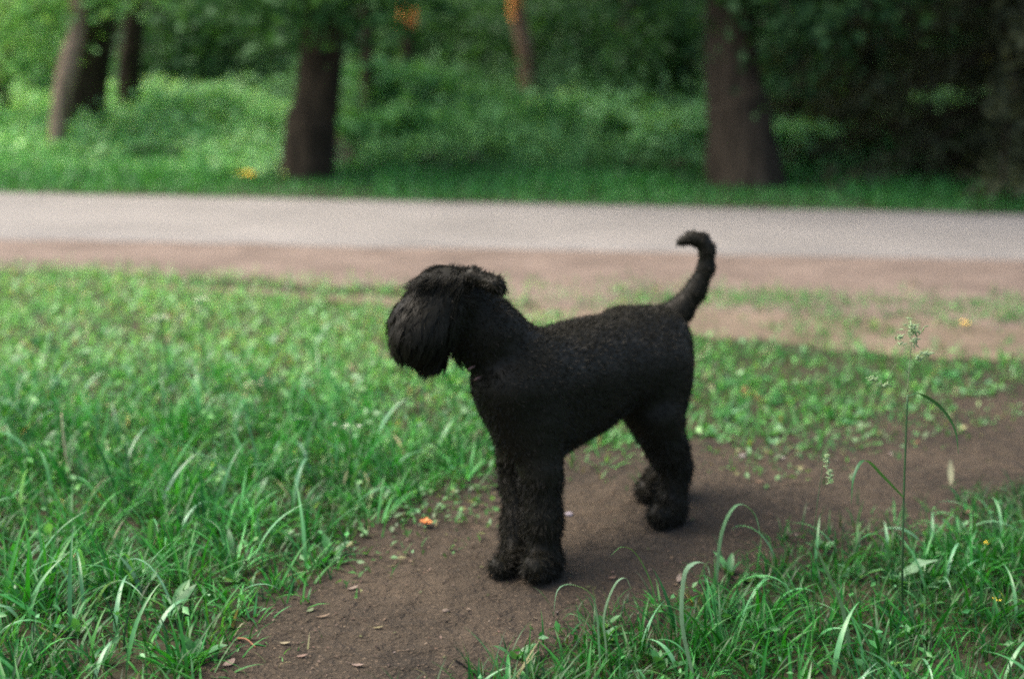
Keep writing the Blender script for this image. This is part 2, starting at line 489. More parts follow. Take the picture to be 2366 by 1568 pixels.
# small leaves of clover and daisies in the lawn, coloured pale to paint in glints
x, y = scatter(2.2, 6.6, 800)
u, v, edge, low, vbq, t0, t1 = zones(x, y)
pt = .6 * clump(x, y, 2.5, 24) + .4 * clump(x, y, 8, 26)
keep = (edge > -5) & (t1 > 0) & (RNG.random(len(x)) < np.where(u > 1300, .24, .8) * sig((1080 - v) / 60) * np.clip(pt + .2, 0, 1))
x, y = x[keep], y[keep]; n = len(x)
P = np.stack([x, y, terrain(x, y) + .018 + .04 * RNG.random(n)], 1)
V, F, C = leaf_cards(P, .012 + .022 * RNG.random(n), RNG.normal(size=(n, 3)) * .5 + np.array((0, -.1, .9)), mixcol(n, [(.15, .40, .10), (.24, .46, .20), (.09, .28, .05)], (3, 2, 3)), aspect=.6)
tag(mesh_np('weeds', V, F, M_LEAF, None, C), 'small clover and daisy leaves painting pale glints into the short lawn', 'weeds', kind='stuff')

# tall tufts of the near left lawn
DEEP = [(.018, .160, .016), (.032, .215, .026), (.012, .105, .017), (.060, .26, .065), (.24, .22, .09)]
SHADED_GREENS = [(.016, .080, .013), (.026, .11, .018), (.012, .055, .014), (.05, .07, .02)]  # darkened greens paint shade into the low blades between the tufts
x, y = scatter(1.65, 4.4, 230, .5, .45)
u, v, edge, low, *_ = zones(x, y)
pt = clump(x, y, 4, 25)
keep = (u < 1330) & (RNG.random(len(x)) < sig((v - 930 - 60 * wob(x, y, 3, 27)) / 45) * sig((edge - 4 + 26 * wob(x, y, 6, 28)) / 12) * np.clip(.4 + pt, 0, 1))
x, y, edge, pt = x[keep], y[keep], edge[keep], pt[keep]; n = len(x)
H = (.060 + .10 * pt + .055 * sig((edge - 120) / 50)) * (.65 + .6 * RNG.random(n))
V, F, C = tuft_blades(x, y, 13, H * .92, .0042 + .0034 * RNG.random(n), DEEP, (4, 3, 3, 2.5, .05), lean=(.2, 1.0), bend=(.3, 1.8))
tag(mesh_np('grass', V, F, M_GRASS, None, C), 'tall drooping grass tufts of the near left lawn', 'grass', kind='stuff')
# thinner fill between them
x, y = scatter(1.65, 4.0, 2600, .5, .45)
u, v, edge, low, *_ = zones(x, y)
keep = (u < 1330) & (RNG.random(len(x)) < sig((v - 960) / 50) * sig((edge - 12 + 30 * wob(x, y, 6, 28)) / 12) * np.clip(.3 + clump(x, y, 7, 29), 0, 1))
x, y = x[keep], y[keep]; n = len(x)
V, F, C = grass_bag(x, y, (.04 + .07 * RNG.random(n)), .0022 + .0025 * RNG.random(n), .7, 1.3, 5, SHADED_GREENS, (4, 3, 3, .6))
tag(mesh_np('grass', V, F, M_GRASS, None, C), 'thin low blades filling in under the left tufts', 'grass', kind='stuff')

# front right grass with arching broad blades
x, y = scatter(1.5, 3.4, 430, .47, .5)
u, v, edge, low, *_ = zones(x, y)
pt = clump(x, y, 4, 32)
keep = RNG.random(len(x)) < sig((low - 14 + wob(x, y, 4, 30) * 34) / 12) * np.clip(.4 + pt, 0, 1)
x, y, low, pt = x[keep], y[keep], low[keep], pt[keep]; n = len(x)
H = (.060 + .085 * pt) * (.65 + .65 * RNG.random(n)) * (.6 + .4 * sig((low - 50) / 30))
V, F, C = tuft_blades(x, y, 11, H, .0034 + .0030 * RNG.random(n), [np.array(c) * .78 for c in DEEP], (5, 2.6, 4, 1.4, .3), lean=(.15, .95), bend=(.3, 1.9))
tag(mesh_np('grass', V, F, M_GRASS, None, C), 'dense arching green grass at the near side of the dirt path', 'grass', kind='stuff')
x, y = scatter(1.5, 3.4, 6500, .47, .5)
u, v, edge, low, *_ = zones(x, y)
keep = RNG.random(len(x)) < sig((low - 4 + wob(x, y, 4, 30) * 34) / 14) * np.clip(.3 + clump(x, y, 6, 34), 0, 1)
x, y = x[keep], y[keep]; n = len(x)
V, F, C = grass_bag(x, y, (.03 + .06 * RNG.random(n)), .0020 + .0024 * RNG.random(n), .8, 1.4, 5, SHADED_GREENS, (4, 3, 3, .6))
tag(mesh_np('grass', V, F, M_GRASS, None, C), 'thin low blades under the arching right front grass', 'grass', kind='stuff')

# long blades that stand out
def long_blades(dens, ok, h0, h1, name, label):
    x, y = scatter(1.6, 4.2, dens, .5, .4)
    u, v, edge, low, *_ = zones(x, y)
    keep = ok(u, v, edge, low)
    x, y = x[keep], y[keep]; n = len(x)
    root = np.stack([x, y, terrain(x, y) - .004], 1)
    V, F, C = blades(root, h0 + (h1 - h0) * RNG.random(n), RNG.random(n) * 2 * np.pi, RNG.random(n) * .5, .8 + 1.7 * RNG.random(n), .006 + .005 * RNG.random(n),
                     mixcol(n, [(.075, .25, .085), (.13, .30, .15), (.05, .19, .05)], (3, 3, 3)), 10, 'grass', RNG.normal(size=n) * .9, fold=.16)
    tag(mesh_np(name, V, F, M_BLADE, None, C), label, 'grass', kind='stuff')
long_blades(80, lambda u, v, e, l: (e > 60) & (u < 1150) & (v > 900), .12, .24, 'grass', 'long folded grass blades standing over the near left lawn')
long_blades(130, lambda u, v, e, l: (l > 40), .10, .19, 'grass', 'long drooping grass blades over the right front grass')

# broad leaved weeds in rosettes
def rosettes(x, y, L, W, nl, cols, name, label, bend=(.5, 1.1), lean=(.4, .9)):
    n = len(x)
    k = np.repeat(np.arange(n), nl)
    m = len(k)
    root = np.stack([x, y, terrain(x, y)], 1)[k]
    az = np.tile(np.arange(nl) * 2 * np.pi / nl, n) + RNG.normal(size=m) * .35
    V, F, C = blades(root, L[k] * (.6 + .6 * RNG.random(m)), az, lean[0] + (lean[1] - lean[0]) * RNG.random(m), bend[0] + (bend[1] - bend[0]) * RNG.random(m),
                     W[k] * (.7 + .6 * RNG.random(m)), mixcol(m, cols, np.ones(len(cols))), 6, 'leaf', RNG.normal(size=m) * .3, fold=.18)
    tag(mesh_np(name, V, F, M_LEAF, None, C), label, 'weeds', kind='stuff')
WEED = [(.055, .20, .055), (.085, .25, .085), (.042, .16, .045), (.13, .29, .13)]
x, y = scatter(1.75, 5.0, 26)
u, v, edge, low, *_ = zones(x, y)
keep = ((edge > 30) & (v > 770) & (u < 1200))
x, y = x[keep], y[keep]
rosettes(x, y, .032 + .045 * RNG.random(len(x)), .010 + .012 * RNG.random(len(x)), 6, WEED, 'weeds', 'broad leaved dandelion and plantain leaves among the left lawn grass', lean=(.25, .8))
x, y = scatter(2.4, 5.2, 70)
u, v, edge, low, *_ = zones(x, y)
keep = ((edge > -18 + 30 * wob(x, y, 5, 40)) & (edge < 190) & (u > 880) & (v > 840))
x, y = x[keep], y[keep]
rosettes(x, y, (.022 + .026 * RNG.random(len(x))), .011 + .011 * RNG.random(len(x)), 6, WEED, 'weeds', 'low pale weed leaves along the lawn edge behind the dog', lean=(.6, 1.2))
x, y = scatter(1.6, 3.2, 60, .45, .4)
u, v, edge, low, *_ = zones(x, y)
keep = (low > 10)
x, y = x[keep], y[keep]
rosettes(x, y, .026 + .04 * RNG.random(len(x)), .008 + .010 * RNG.random(len(x)), 5, WEED, 'weeds', 'small broad leaves down among the right front grass', lean=(.2, .9))

x, y = scatter(1.7, 4.2, 260)
u, v, edge, low, *_ = zones(x, y)
keep = ((edge > 0) & (u < 1300) & (v > 960)) | (low > 20)
x, y = x[keep], y[keep]; n = len(x)
P = np.stack([x, y, terrain(x, y) + .02 + .05 * RNG.random(n)], 1)
V, F, C = leaf_cards(P, .008 + .016 * RNG.random(n), RNG.normal(size=(n, 3)) * .7 + np.array((0, -.1, .8)), mixcol(n, [(.03, .17, .03), (.06, .24, .06), (.10, .29, .11)], (3, 3, 1.6)), aspect=.55)
tag(mesh_np('weeds', V, F, M_LEAF, None, C), 'small mixed broad leaves down in the near grass', 'weeds', kind='stuff')

# fine litter and crumbs on the path and the track
x, y = scatter(1.7, 5.0, 2600, .48, .4)
u, v, edge, low, *_ = zones(x, y)
keep = (edge < 40) & (low < 30)
x, y = x[keep], y[keep]; n = len(x)
P = np.stack([x, y, terrain(x, y) + .011], 1)
V, F, C = leaf_cards(P, (.0024 + .0095 * RNG.random(n) ** 4), RNG.normal(size=(n, 3)) * .25 + np.array((0, 0, 1)),
                     mixcol(n, [(.115, .078, .052), (.165, .118, .084), (.055, .038, .026), (.085, .095, .035), (.21, .165, .135), (.016, .012, .008)], (5, 2, 4, 1.2, .6, 3)))
tag(mesh_np('leaf_litter', V, F, M_DRY, None, C), 'tiny dry leaf crumbs strewn over the brown dirt path', 'leaf litter', kind='stuff')
# sparse short tufts on the path shoulders
x, y = scatter(1.75, 4.6, 900, .48, .4)
u, v, edge, low, *_ = zones(x, y)
keep = (((edge < 12) & (edge > -70 - 60 * (u < 1150))) | ((low < 10) & (low > -50))) & (clump(x, y, 7, 44) * RNG.random(len(x)) > .30)
x, y = x[keep], y[keep]; n = len(x)
V, F, C = grass_bag(x, y, .02 + .03 * RNG.random(n), .002 + .002 * RNG.random(n), .9, 1.0, 4, wts=(4, 3, 3, 2, 2))
tag(mesh_np('grass', V, F, M_GRASS, None, C), 'thin short grass sprouts on the shoulders of the dirt path', 'grass', kind='stuff')

x, y = scatter(2.2, 4.8, 2000, .48, .4)
u, v, edge, low, *_ = zones(x, y)
ok = ((u > 780) & (u < 1180) & (edge < 20) & (edge > -150)) | ((u > 1650) & (edge < 25) & (edge > -110))
spot = np.exp(-((u - 985) / 110) ** 2 - ((v - 1215) / 55) ** 2)
keep = (RNG.random(len(x)) < spot) | ok & (RNG.random(len(x)) < .95 * np.exp(-np.abs(edge) / 85) * (clump(x, y, 6, 47) > .34))
x, y = x[keep], y[keep]; n = len(x)
P = np.stack([x, y, terrain(x, y) + .014 + .012 * RNG.random(n)], 1)
V, F, C = leaf_cards(P, .008 + .016 * RNG.random(n), RNG.normal(size=(n, 3)) * .45 + np.array((0, -.1, .9)), mixcol(n, [(.07, .20, .05), (.12, .26, .10), (.05, .13, .03), (.20, .20, .08)], (3, 2, 3, 1)), aspect=.6)
b_ = Bag(); b_.add(V, F, C)
V, F, C = grass_bag(x[::3], y[::3], .02 + .035 * RNG.random(len(x[::3])), .002 + .002 * RNG.random(len(x[::3])), .9, 1.0, 4, DEEP, (4, 3, 3, 2, 1))
b_.add(V, F, C)
tag(b_.build('weeds', M_LEAF), 'thin creeping weeds on bare dirt beside the front legs and along the far path edge', 'weeds', kind='stuff')

# ------------------------------------------------------------------ beyond the road: grass strip, undergrowth
def strip_scatter(n, x0, x1, y0, y1):
    return x0 + (x1 - x0) * RNG.random(n), y0 + (y1 - y0) * RNG.random(n)
x, y = strip_scatter(34000, -7.5, 7.5, 9.0, 11.2)
keep = RNG.random(len(x)) < np.clip((y - 9.02 + .06 * wob(x, y, 3, 50)) * 6, .1, 1)
x, y = x[keep], y[keep]; n = len(x)
H = (.05 + .085 * np.clip((y - 9.1) / .9, 0, 1)) * (.6 + .8 * RNG.random(n)) * np.where(x < -1.9, 1.4, 1) * np.where((np.abs(x + 1.52) < .55) & (y < 10.6), .45, 1) * np.where((np.abs(x - 1.72) < .6) & (y < 10.6), .5, 1)
V, F, C = grass_bag(x, y, H, .007 + .006 * RNG.random(n), .5, .8, 3, greens=[(.050, .22, .045), (.085, .28, .075), (.035, .16, .035)], wts=(3, 2, 2))
tag(mesh_np('grass', V, F, M_GRASS, None, C), 'short grass strip along the far side of the road', 'grass', kind='stuff')

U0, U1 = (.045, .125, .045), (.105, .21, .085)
bag = Bag()
def weed_bank(n, x0, x1, y0, y1, h, wid, c0, c1):
    x, y = strip_scatter(n, x0, x1, y0, y1)
    hh = h * (.45 + .75 * clump(x, y, 1.3, 52)) * (.6 + .6 * RNG.random(n)) * np.clip((y - 10.0) / 1.8, .22, 1)
    root = np.stack([x, y, terrain(x, y)], 1)
    V, F, C = blades(root, hh, RNG.random(n) * 6.28, RNG.random(n) * .35, .3 + 1.3 * RNG.random(n), wid * (.6 + .8 * RNG.random(n)),
                     mixcol(n, [c0, c1], (1, 1)), 4, 'grass', RNG.normal(size=n) * .8)
    bag.add(V, F, C)
    m = n * (5 if x1 < 0 else 3)                                  # leaves up the stems
    k = RNG.integers(0, n, m)
    P = root[k] + np.stack([RNG.normal(size=m) * .06, RNG.normal(size=m) * .06, hh[k] * (.3 + .75 * RNG.random(m) ** .7)], 1)
    N = RNG.normal(size=(m, 3)) * .5 + np.array((-.1, -.25, .8))
    V, F, C = leaf_cards(P, wid * 2.6 * (.6 + .8 * RNG.random(m)), N, mixcol(m, [c0, c1], (1, 1.3)))
    bag.add(V, F, C)
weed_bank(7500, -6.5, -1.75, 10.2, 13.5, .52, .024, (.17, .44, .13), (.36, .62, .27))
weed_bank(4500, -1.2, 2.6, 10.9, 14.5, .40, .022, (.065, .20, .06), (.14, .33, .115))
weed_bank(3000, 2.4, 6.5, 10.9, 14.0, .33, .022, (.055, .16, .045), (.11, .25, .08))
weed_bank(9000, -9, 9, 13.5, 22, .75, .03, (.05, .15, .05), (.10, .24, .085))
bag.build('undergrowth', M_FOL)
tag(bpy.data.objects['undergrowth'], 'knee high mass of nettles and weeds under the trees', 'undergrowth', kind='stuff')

# ------------------------------------------------------------------ trees
def bough(bw, bl, p0, p1, sag, r0, leaves, size, c0, c1, spread=.25):
    """a branch from p0 to p1 with hanging leaves"""
    p0, p1 = np.asarray(p0, float), np.asarray(p1, float)
    mid = (p0 + p1) / 2 + np.array((0, 0, sag))
    P = smooth_path([p0, mid, p1], 10)
    add_tube(bw, P, np.linspace(r0, r0 * .2, 10), (.06, .045, .03), 6)
    t = RNG.random(leaves) ** .7
    idx = np.minimum((t * 9).astype(int), 9)
    Q = P[idx] + RNG.normal(size=(leaves, 3)) * spread * np.array((1, 1, .55)) - np.array((0, 0, .12)) * RNG.random((leaves, 1))
    N = RNG.normal(size=(leaves, 3)) * .6 + np.array((0, -.15, .8))
    m = RNG.random((leaves, 1))
    V, F, C = leaf_cards(Q, size * (.6 + .8 * RNG.random(leaves)), N, np.asarray(c0) * (1 - m) + np.asarray(c1) * m)
    bl.add(V, F, C)

def tree(name, label, cat, ctrl, rads, mat, crown=None, boughs=(), sides=14, group=None, ckeys=None):
    """ctrl: trunk centre line (base first); crown: list of (centre, radii, n, size)"""
    ctrl = np.asarray(ctrl, float)
    root = empty(name, ctrl[0])
    tag(root, label, cat, group)
    P = smooth_path(ctrl, 26)
    Rr = np.interp(np.linspace(0, 1, 26), np.linspace(0, 1, len(rads)), rads)
    b = Bag()
    add_tube(b, P, Rr, (.06, .045, .03), sides, .10, seed=len(label))
    b.build('trunk', mat, root)
    c0, c1 = ckeys or ((.026, .085, .024), (.055, .15, .045))
    if crown or boughs:
        bl = Bag()
        for cc in crown or ():
            bw = Bag()
            V, F, C = leaf_cloud(*cc[:4], c0, c1, clumps=26)
            bl.add(V, F, C)
            q = np.asarray(cc[0]); k = np.argmin(np.abs(P[:, 2] - (q[2] - .8)))
            add_tube(bw, smooth_path([P[k], (P[k] + q) / 2 + np.array((0, 0, .2)), q], 8), np.linspace(.06, .015, 8), (.06, .045, .03), 6)
            bw.build('branch', mat, root)
        for bb in boughs:
            bw = Bag()
            bough(bw, bl, *bb, c0, c1)
            bw.build('branch', mat, root)
        bl.build('crown', M_FOL, root)
    return root

def line(pts, Y, top=7.0):
    """trunk centre line through photo points at distance Y, run on straight up to height top"""
    P = [at(u, v, Y) for u, v in pts]
    P[0][2] = min(P[0][2], 0.0) - .05
    d = P[-1] - P[-2]; d = d / max(d[2], .05)
    P.append(P[-1] + np.array((d[0] * .5, d[1] * .5, 1)) * (top - P[-1][2]) * .5)
    P.append(P[-1] + np.array((d[0] * .1, 0, 1)) * (top - P[-1][2]))
    return P
def px(r, Y): return r * Y / FPX

# dark trunk in the middle, leaning right
Y = 10.4
tr = line([(706, 432), (718, 290), (745, 90)], Y, 9)
tree('deciduous_tree', 'dark leaning trunk beside the road with low leaves hanging over its top', 'tree', tr,
     [px(68, Y), px(60, Y), px(53, Y), px(50, Y), .11, .06, .04], M_BARK,
     crown=[((tr[-1][0] + .3, Y + 1.2, 5.4), (2.2, 2.0, 1.6), 2200, .20), ((tr[-1][0] + .5, Y + 1.2, 7.5), (2.0, 2.0, 1.6), 1200, .22)],
     boughs=[(at(745, -120, Y), at(470, 35, Y - .2), .25, .03, 420, .11), (at(745, -150, Y), at(980, 10, Y + .3), .2, .03, 420, .11),
             (at(740, -130, Y), at(690, 25, Y - .7), .2, .025, 420, .11), (at(745, -160, Y), at(820, 40, Y - .9), .25, .025, 560, .11), (at(745, -150, Y), at(735, 48, Y - .75), .2, .025, 620, .10),
             (at(745, -140, Y), at(560, 60, Y + .6), .2, .03, 380, .11)])
# the broad one at the right, flared at the foot
Y = 10.5
tr = line([(1722, 440), (1705, 250), (1688, 40)], Y, 9)
tree('deciduous_tree', 'thick trunk with a flared foot at the right of the far roadside', 'tree', tr,
     [px(100, Y), px(78, Y), px(66, Y), px(56, Y), px(52, Y), .12, .06], M_BARKMID,
     crown=[((tr[-1][0] + .6, Y + .9, 4.6), (3.0, 2.6, 1.9), 5200, .20),
            ((tr[-1][0], Y, 7.4), (2.6, 2.6, 1.8), 2500, .24)],
     boughs=[(at(1700, -120, Y), at(1940, 120, Y - .5), .2, .03, 520, .10), (at(1700, -140, Y), at(1830, 60, Y - .7), .2, .03, 460, .10),
             (at(1700, -140, Y), at(1430, 40, Y + .2), .2, .03, 460, .10), (at(1700, -100, Y), at(2120, 30, Y - .2), .25, .03, 520, .10),
             (at(1760, -20, Y), at(1860, 190, Y - .4), .1, .02, 240, .09)],
     ckeys=((.022, .065, .022), (.045, .115, .036)))
# left pair and a pale stem that paints the broad trunk's lit edge
Y = 11.7
tr = line([(188, 335), (203, 200), (222, 20)], Y, 9)
tree('deciduous_tree', 'broad brown trunk at the upper left behind a pale slanting stem', 'tree', tr,  # the pale stem stands in for this trunk's lit edge
     [px(50, Y), px(46, Y), px(42, Y), px(40, Y), .10, .06, .04], M_BARK,
     crown=[((tr[-1][0], Y + 2.5, 6.5), (2.2, 2.2, 1.6), 1000, .22)],
     boughs=[(at(215, -100, Y), at(120, -30, Y + .6), .2, .02, 200, .11)], ckeys=((.08, .20, .065), (.16, .30, .12)))
Y = 10.9
tr = line([(120, 352), (140, 240), (166, 120), (184, -20)], Y, 7)
tree('deciduous_tree', 'pale slanting stem in front of the broad brown trunk, leaves over its top', 'tree', tr,  # added stem, stands in for the broad trunk's lit edge
     [px(15, Y), px(20, Y), px(24, Y), px(20, Y), .06, .03, .02], M_BARKLIT,
     crown=[((tr[-1][0] - .8, Y + 1, 5.8), (1.4, 1.4, 1.1), 450, .2)],
     boughs=[(at(188, -60, Y), at(-30, 40, Y + .6), .1, .02, 420, .09), (at(188, -60, Y), at(20, 130, Y + .9), .15, .02, 300, .09),
             (at(188, -60, Y), at(-90, 150, Y + .5), .2, .02, 380, .09), (at(188, -60, Y), at(-30, 230, Y + .8), .2, .02, 260, .09),
             (at(188, -70, Y), at(300, -30, Y + .5), .2, .02, 260, .09)],
     ckeys=((.12, .32, .09), (.26, .48, .17)))
Y = 12.6
tr = line([(290, 300), (300, 150), (313, -10)], Y, 8)
tree('deciduous_tree', 'narrow brown trunk just right of the broad one at the upper left', 'tree', tr,
     [px(29, Y), px(27, Y), px(25, Y), px(22, Y), .07, .04, .03], M_BARK, crown=[((tr[-1][0], Y + 2.2, 6.6), (2.0, 2.0, 1.5), 900, .24)])
Y = 13.8
tr = line([(846, 240), (848, 130), (850, 20)], Y, 8)
tree('deciduous_tree', 'thin dark trunk just right of the dark leaning trunk', 'tree', tr,
     [px(14, Y), px(13, Y), px(12, Y), .05, .03], M_BARK, crown=[((tr[-1][0], Y + 1, 6.3), (2.2, 2.2, 1.6), 1500, .24)])
def sunlit(root, P, Y, u, v0, v1, r):  # orange flakes paint sunset light onto a far trunk
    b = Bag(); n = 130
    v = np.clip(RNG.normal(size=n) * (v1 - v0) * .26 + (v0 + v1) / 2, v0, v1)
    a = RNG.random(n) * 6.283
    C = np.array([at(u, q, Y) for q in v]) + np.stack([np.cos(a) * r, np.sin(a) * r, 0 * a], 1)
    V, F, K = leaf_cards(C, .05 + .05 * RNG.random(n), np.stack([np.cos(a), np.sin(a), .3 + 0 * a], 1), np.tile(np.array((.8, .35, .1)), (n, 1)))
    b.add(V, F, K); b.build('painted_glow', M_SUNGLOW, root)
Y = 15.5
tr = line([(1232, 270), (1215, 140), (1194, 30), (1190, -20)], Y, 8)
t_ = tree('pine_tree', 'slender reddish trunk between the two dark trunks, orange where its bark peels', 'tree', tr,  # the orange is painted sunset light, not peeling bark
     [px(20, Y), px(19, Y), px(17, Y), px(13, Y), .05, .03], M_BARKRED, crown=[((tr[-1][0], Y + 1.6, 6.8), (1.8, 1.8, 1.4), 700, .24)])
sunlit(t_, tr, Y, 1191, -25, 50, px(15, Y))
Y = 15.8
tr = line([(942, 170), (942, 60), (943, -40)], Y, 9)
t_ = tree('pine_tree', 'thin pine trunk with an orange peeled patch, left of the slender reddish one', 'tree', tr, [px(12, Y), px(12, Y), px(12, Y), .06, .04], M_BARK,  # the orange patch is painted sunset light, not peeled bark
     crown=[((tr[-1][0], Y + 1.6, 8.0), (1.8, 1.8, 1.4), 600, .26)])
sunlit(t_, tr, Y - .3, 942, 14, 62, px(17, Y))
Y = 12.0
tr = line([(-8, 330), (-2, 200), (0, 60)], Y, 7)
tree('deciduous_tree', 'dark trunk cut by the left edge of the picture', 'tree', tr, [px(28, Y), px(26, Y), px(24, Y), .08, .04, .03], M_BARK,
     crown=[((tr[-1][0] - 1, Y + 2, 6), (1.8, 1.8, 1.4), 700, .22)])

# dark spruce at the right edge, boughs down to the ground
def spruce(name, label, base, H, Rb, tiers, per, c0, c1):
    base = np.asarray(base, float)
    root = empty(name, base); tag(root, label, 'tree')
    b = Bag()
    add_tube(b, smooth_path([base + (0, 0, -.05), base + (0, 0, H * .5), base + (0, 0, H)], 14), np.linspace(.17, .02, 14), (.05, .04, .03), 12, .08)
    b.build('trunk', M_BARK, root)
    bl = Bag()
    for i in range(tiers):
        f = i / (tiers - 1)
        z = .35 + (H - .5) * f ** 1.15
        L = Rb * (1 - f) ** .8 + .15
        nb = int(per * (1 - .5 * f))
        for k in range(nb):
            a = 6.283 * (k + random.random() * .7) / nb + i
            l = L * random.uniform(.75, 1.1)
            p0 = base + np.array((0, 0, z)); p1 = base + np.array((math.cos(a) * l, math.sin(a) * l, z - .28 * l + random.uniform(-.1, .1)))
            P = smooth_path([p0, (p0 + p1) / 2 + np.array((0, 0, -.04 * l)), p1], 8)
            if i < 5: bw = Bag(); add_tube(bw, P, np.linspace(.022, .006, 8), (.05, .04, .03), 5); bw.build('branch', M_BARK, root)
            m = int(130 * l)
            t = RNG.random(m)
            Q = P[np.minimum((t * 7.99).astype(int), 7)] + RNG.normal(size=(m, 3)) * np.array((.11, .11, .07)) - np.array((0, 0, .10)) * RNG.random((m, 1))
            mm = RNG.random((m, 1))
            V, F, C = leaf_cards(Q, .12 * (.6 + .8 * RNG.random(m)), RNG.normal(size=(m, 3)) + np.array((0, 0, .5)), np.asarray(c0) * (1 - mm) + np.asarray(c1) * mm, aspect=.3)
            bl.add(V, F, C)
    bl.build('crown', M_FOL, root)
spruce('spruce_tree', 'very dark dense evergreen filling the right edge beside the road', (3.75, 11.0, 0), 7.5, 1.75, 15, 13, (.042, .052, .025), (.072, .086, .042))
spruce('spruce_tree', 'dark evergreen behind and left of the edge evergreen', (3.0, 12.9, 0), 7.0, 1.35, 13, 10, (.042, .056, .026), (.072, .092, .044))
spruce('spruce_tree', 'dark evergreen beyond the right edge evergreen, farther back', (5.6, 12.6, 0), 8.0, 1.9, 13, 11, (.042, .054, .026), (.072, .088, .042))

# unseen tree added to shade the near right corner; its trunk stands outside the picture
tr = [np.array(q) for q in ((3.9, 3.1, -.05), (3.85, 3.1, 1.6), (3.6, 3.1, 3.2), (3.3, 3.0, 5.0), (3.2, 3.0, 6.5))]
tree('deciduous_tree', 'leafy roadside tree whose crown shades the right end of the dirt path', 'tree', tr,  # added unseen tree, there to cast shade
     [.24, .20, .17, .13, .09, .05], M_BARK,
     crown=[((2.5, 2.6, 4.3), (1.5, 1.5, .9), 2600, .17), ((3.6, 3.6, 5.2), (1.7, 1.7, 1.1), 2600, .18), ((2.3, 3.7, 5.6), (1.3, 1.4, .9), 1500, .17)])

# shrubs
def shrub(label, cen, rad, n, size, c0, c1, clumps=14):
    cen = np.asarray(cen, float)
    root = empty('shrub', (cen[0], cen[1], 0)); tag(root, label, 'shrub', 'shrubs under the trees beyond the road')
    bl = Bag()
    V, F, C = leaf_cloud(cen, rad, n, size, c0, c1, clumps=clumps)
    V[:, 2] = np.maximum(V[:, 2], .01)
    bl.add(V, F, C)
    bl.build('foliage', M_FOL, root)
    bw = Bag()
    for k in range(6):
        a = k * 1.05 + random.random()
        tip = cen + np.array((math.cos(a) * rad[0] * .6, math.sin(a) * rad[1] * .6, rad[2] * .5))
        b0 = np.array((cen[0] + math.cos(a) * .05, cen[1] + math.sin(a) * .05, -.02))
        add_tube(bw, smooth_path([b0, (b0 + tip) / 2 + np.array((0, 0, .1)), tip], 7), np.linspace(.018, .005, 7), (.05, .04, .03), 5)
    bw.build('stem', M_BARK, root)
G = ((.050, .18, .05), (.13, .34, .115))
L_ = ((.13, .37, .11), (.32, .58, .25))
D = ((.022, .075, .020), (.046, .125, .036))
def sh(label, u, v, Y, ru, rv, n, size, cc, clumps=14):
    c = at(u, v, Y)
    shrub(label, c, (px(ru, Y), px(ru, Y) * .8, px(rv, Y)), n, size, *cc, clumps)
sh('pale green shrub left of the dark leaning trunk', 470, 300, 11.6, 150, 75, 1500, .10, L_)
sh('pale green shrub at the foot of the left trunks', 20, 330, 11.5, 110, 70, 1200, .10, L_)
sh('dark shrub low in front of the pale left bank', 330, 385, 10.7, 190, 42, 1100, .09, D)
sh('bright shrub just right of the dark leaning trunk', 900, 300, 12.0, 130, 60, 1300, .10, G)
sh('bright shrub behind the thin dark trunk', 960, 200, 14.5, 190, 50, 1500, .11, G)
sh('rounded green shrub below the slender reddish trunk', 1180, 310, 12.2, 140, 75, 1400, .10, G)
sh('pale shrub between the slender trunk and the thick flared trunk', 1370, 290, 12.4, 130, 65, 1400, .10, L_)
sh('pale shrub touching the left side of the thick flared trunk', 1560, 320, 11.8, 120, 60, 1300, .10, L_)
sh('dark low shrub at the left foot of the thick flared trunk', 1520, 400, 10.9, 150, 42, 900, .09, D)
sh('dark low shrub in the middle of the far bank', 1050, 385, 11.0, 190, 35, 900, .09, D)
sh('pale shrub just right of the thick flared trunk', 1870, 335, 11.3, 95, 50, 1000, .10, L_)
sh('dull green shrub between the thick flared trunk and the dark evergreens', 2010, 350, 11.5, 90, 50, 900, .10, G)
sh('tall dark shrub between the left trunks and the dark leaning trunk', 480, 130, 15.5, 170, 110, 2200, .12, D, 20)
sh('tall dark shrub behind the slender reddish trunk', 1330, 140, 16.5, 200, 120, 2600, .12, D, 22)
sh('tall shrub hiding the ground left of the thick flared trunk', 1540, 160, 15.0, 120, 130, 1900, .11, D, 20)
sh('tall shrub right behind the thick flared trunk', 1900, 170, 13.5, 140, 140, 2000, .11, D, 20)
sh('tall leafy shrub at the far upper left', 60, 130, 15.0, 130, 150, 2000, .11, L_, 18)
sh('tall dark shrub above the middle of the bank', 1060, 75, 20.5, 170, 110, 2200, .14, D, 20)

# far wood: one mass
bag = Bag()
for k in range(260):
    cx, cy = RNG.uniform(-24, 24), RNG.uniform(21, 40)
    hz = RNG.uniform(.6, 9.0) if k % 2 else RNG.uniform(.5, 2.6)
    V, F, C = leaf_cloud((cx, cy, hz), (RNG.uniform(1.5, 2.8), 1.2, RNG.uniform(.9, 1.8)), 420, .34, (.028, .085, .026), (.060, .15, .050), clumps=11)
    V[:, 2] = np.maximum(V[:, 2], .02)
    bag.add(V, F, C)
for k in range(40):
    cx, cy = RNG.uniform(-16, 18), RNG.uniform(20, 36)
    add_tube(bag, smooth_path([(cx, cy, -.05), (cx + .1, cy, 3), (cx + RNG.uniform(-.4, .4), cy, 7)], 8), np.linspace(.16, .07, 8), (.05, .038, .027), 8)
bag.build('forest', M_FOL)
tag(bpy.data.objects['forest'], 'far wood closing off the view behind the undergrowth', 'forest', kind='stuff')

# ------------------------------------------------------------------ the dog
FS = 2560 * LENS / 36.0
def sp(u, v, Y):                       # photo coordinates 2560 wide
    return at(u * .92383, v * .92397, Y)
def sr(r, Y): return r * (Y * math.cos(PITCH) + .12) / FS

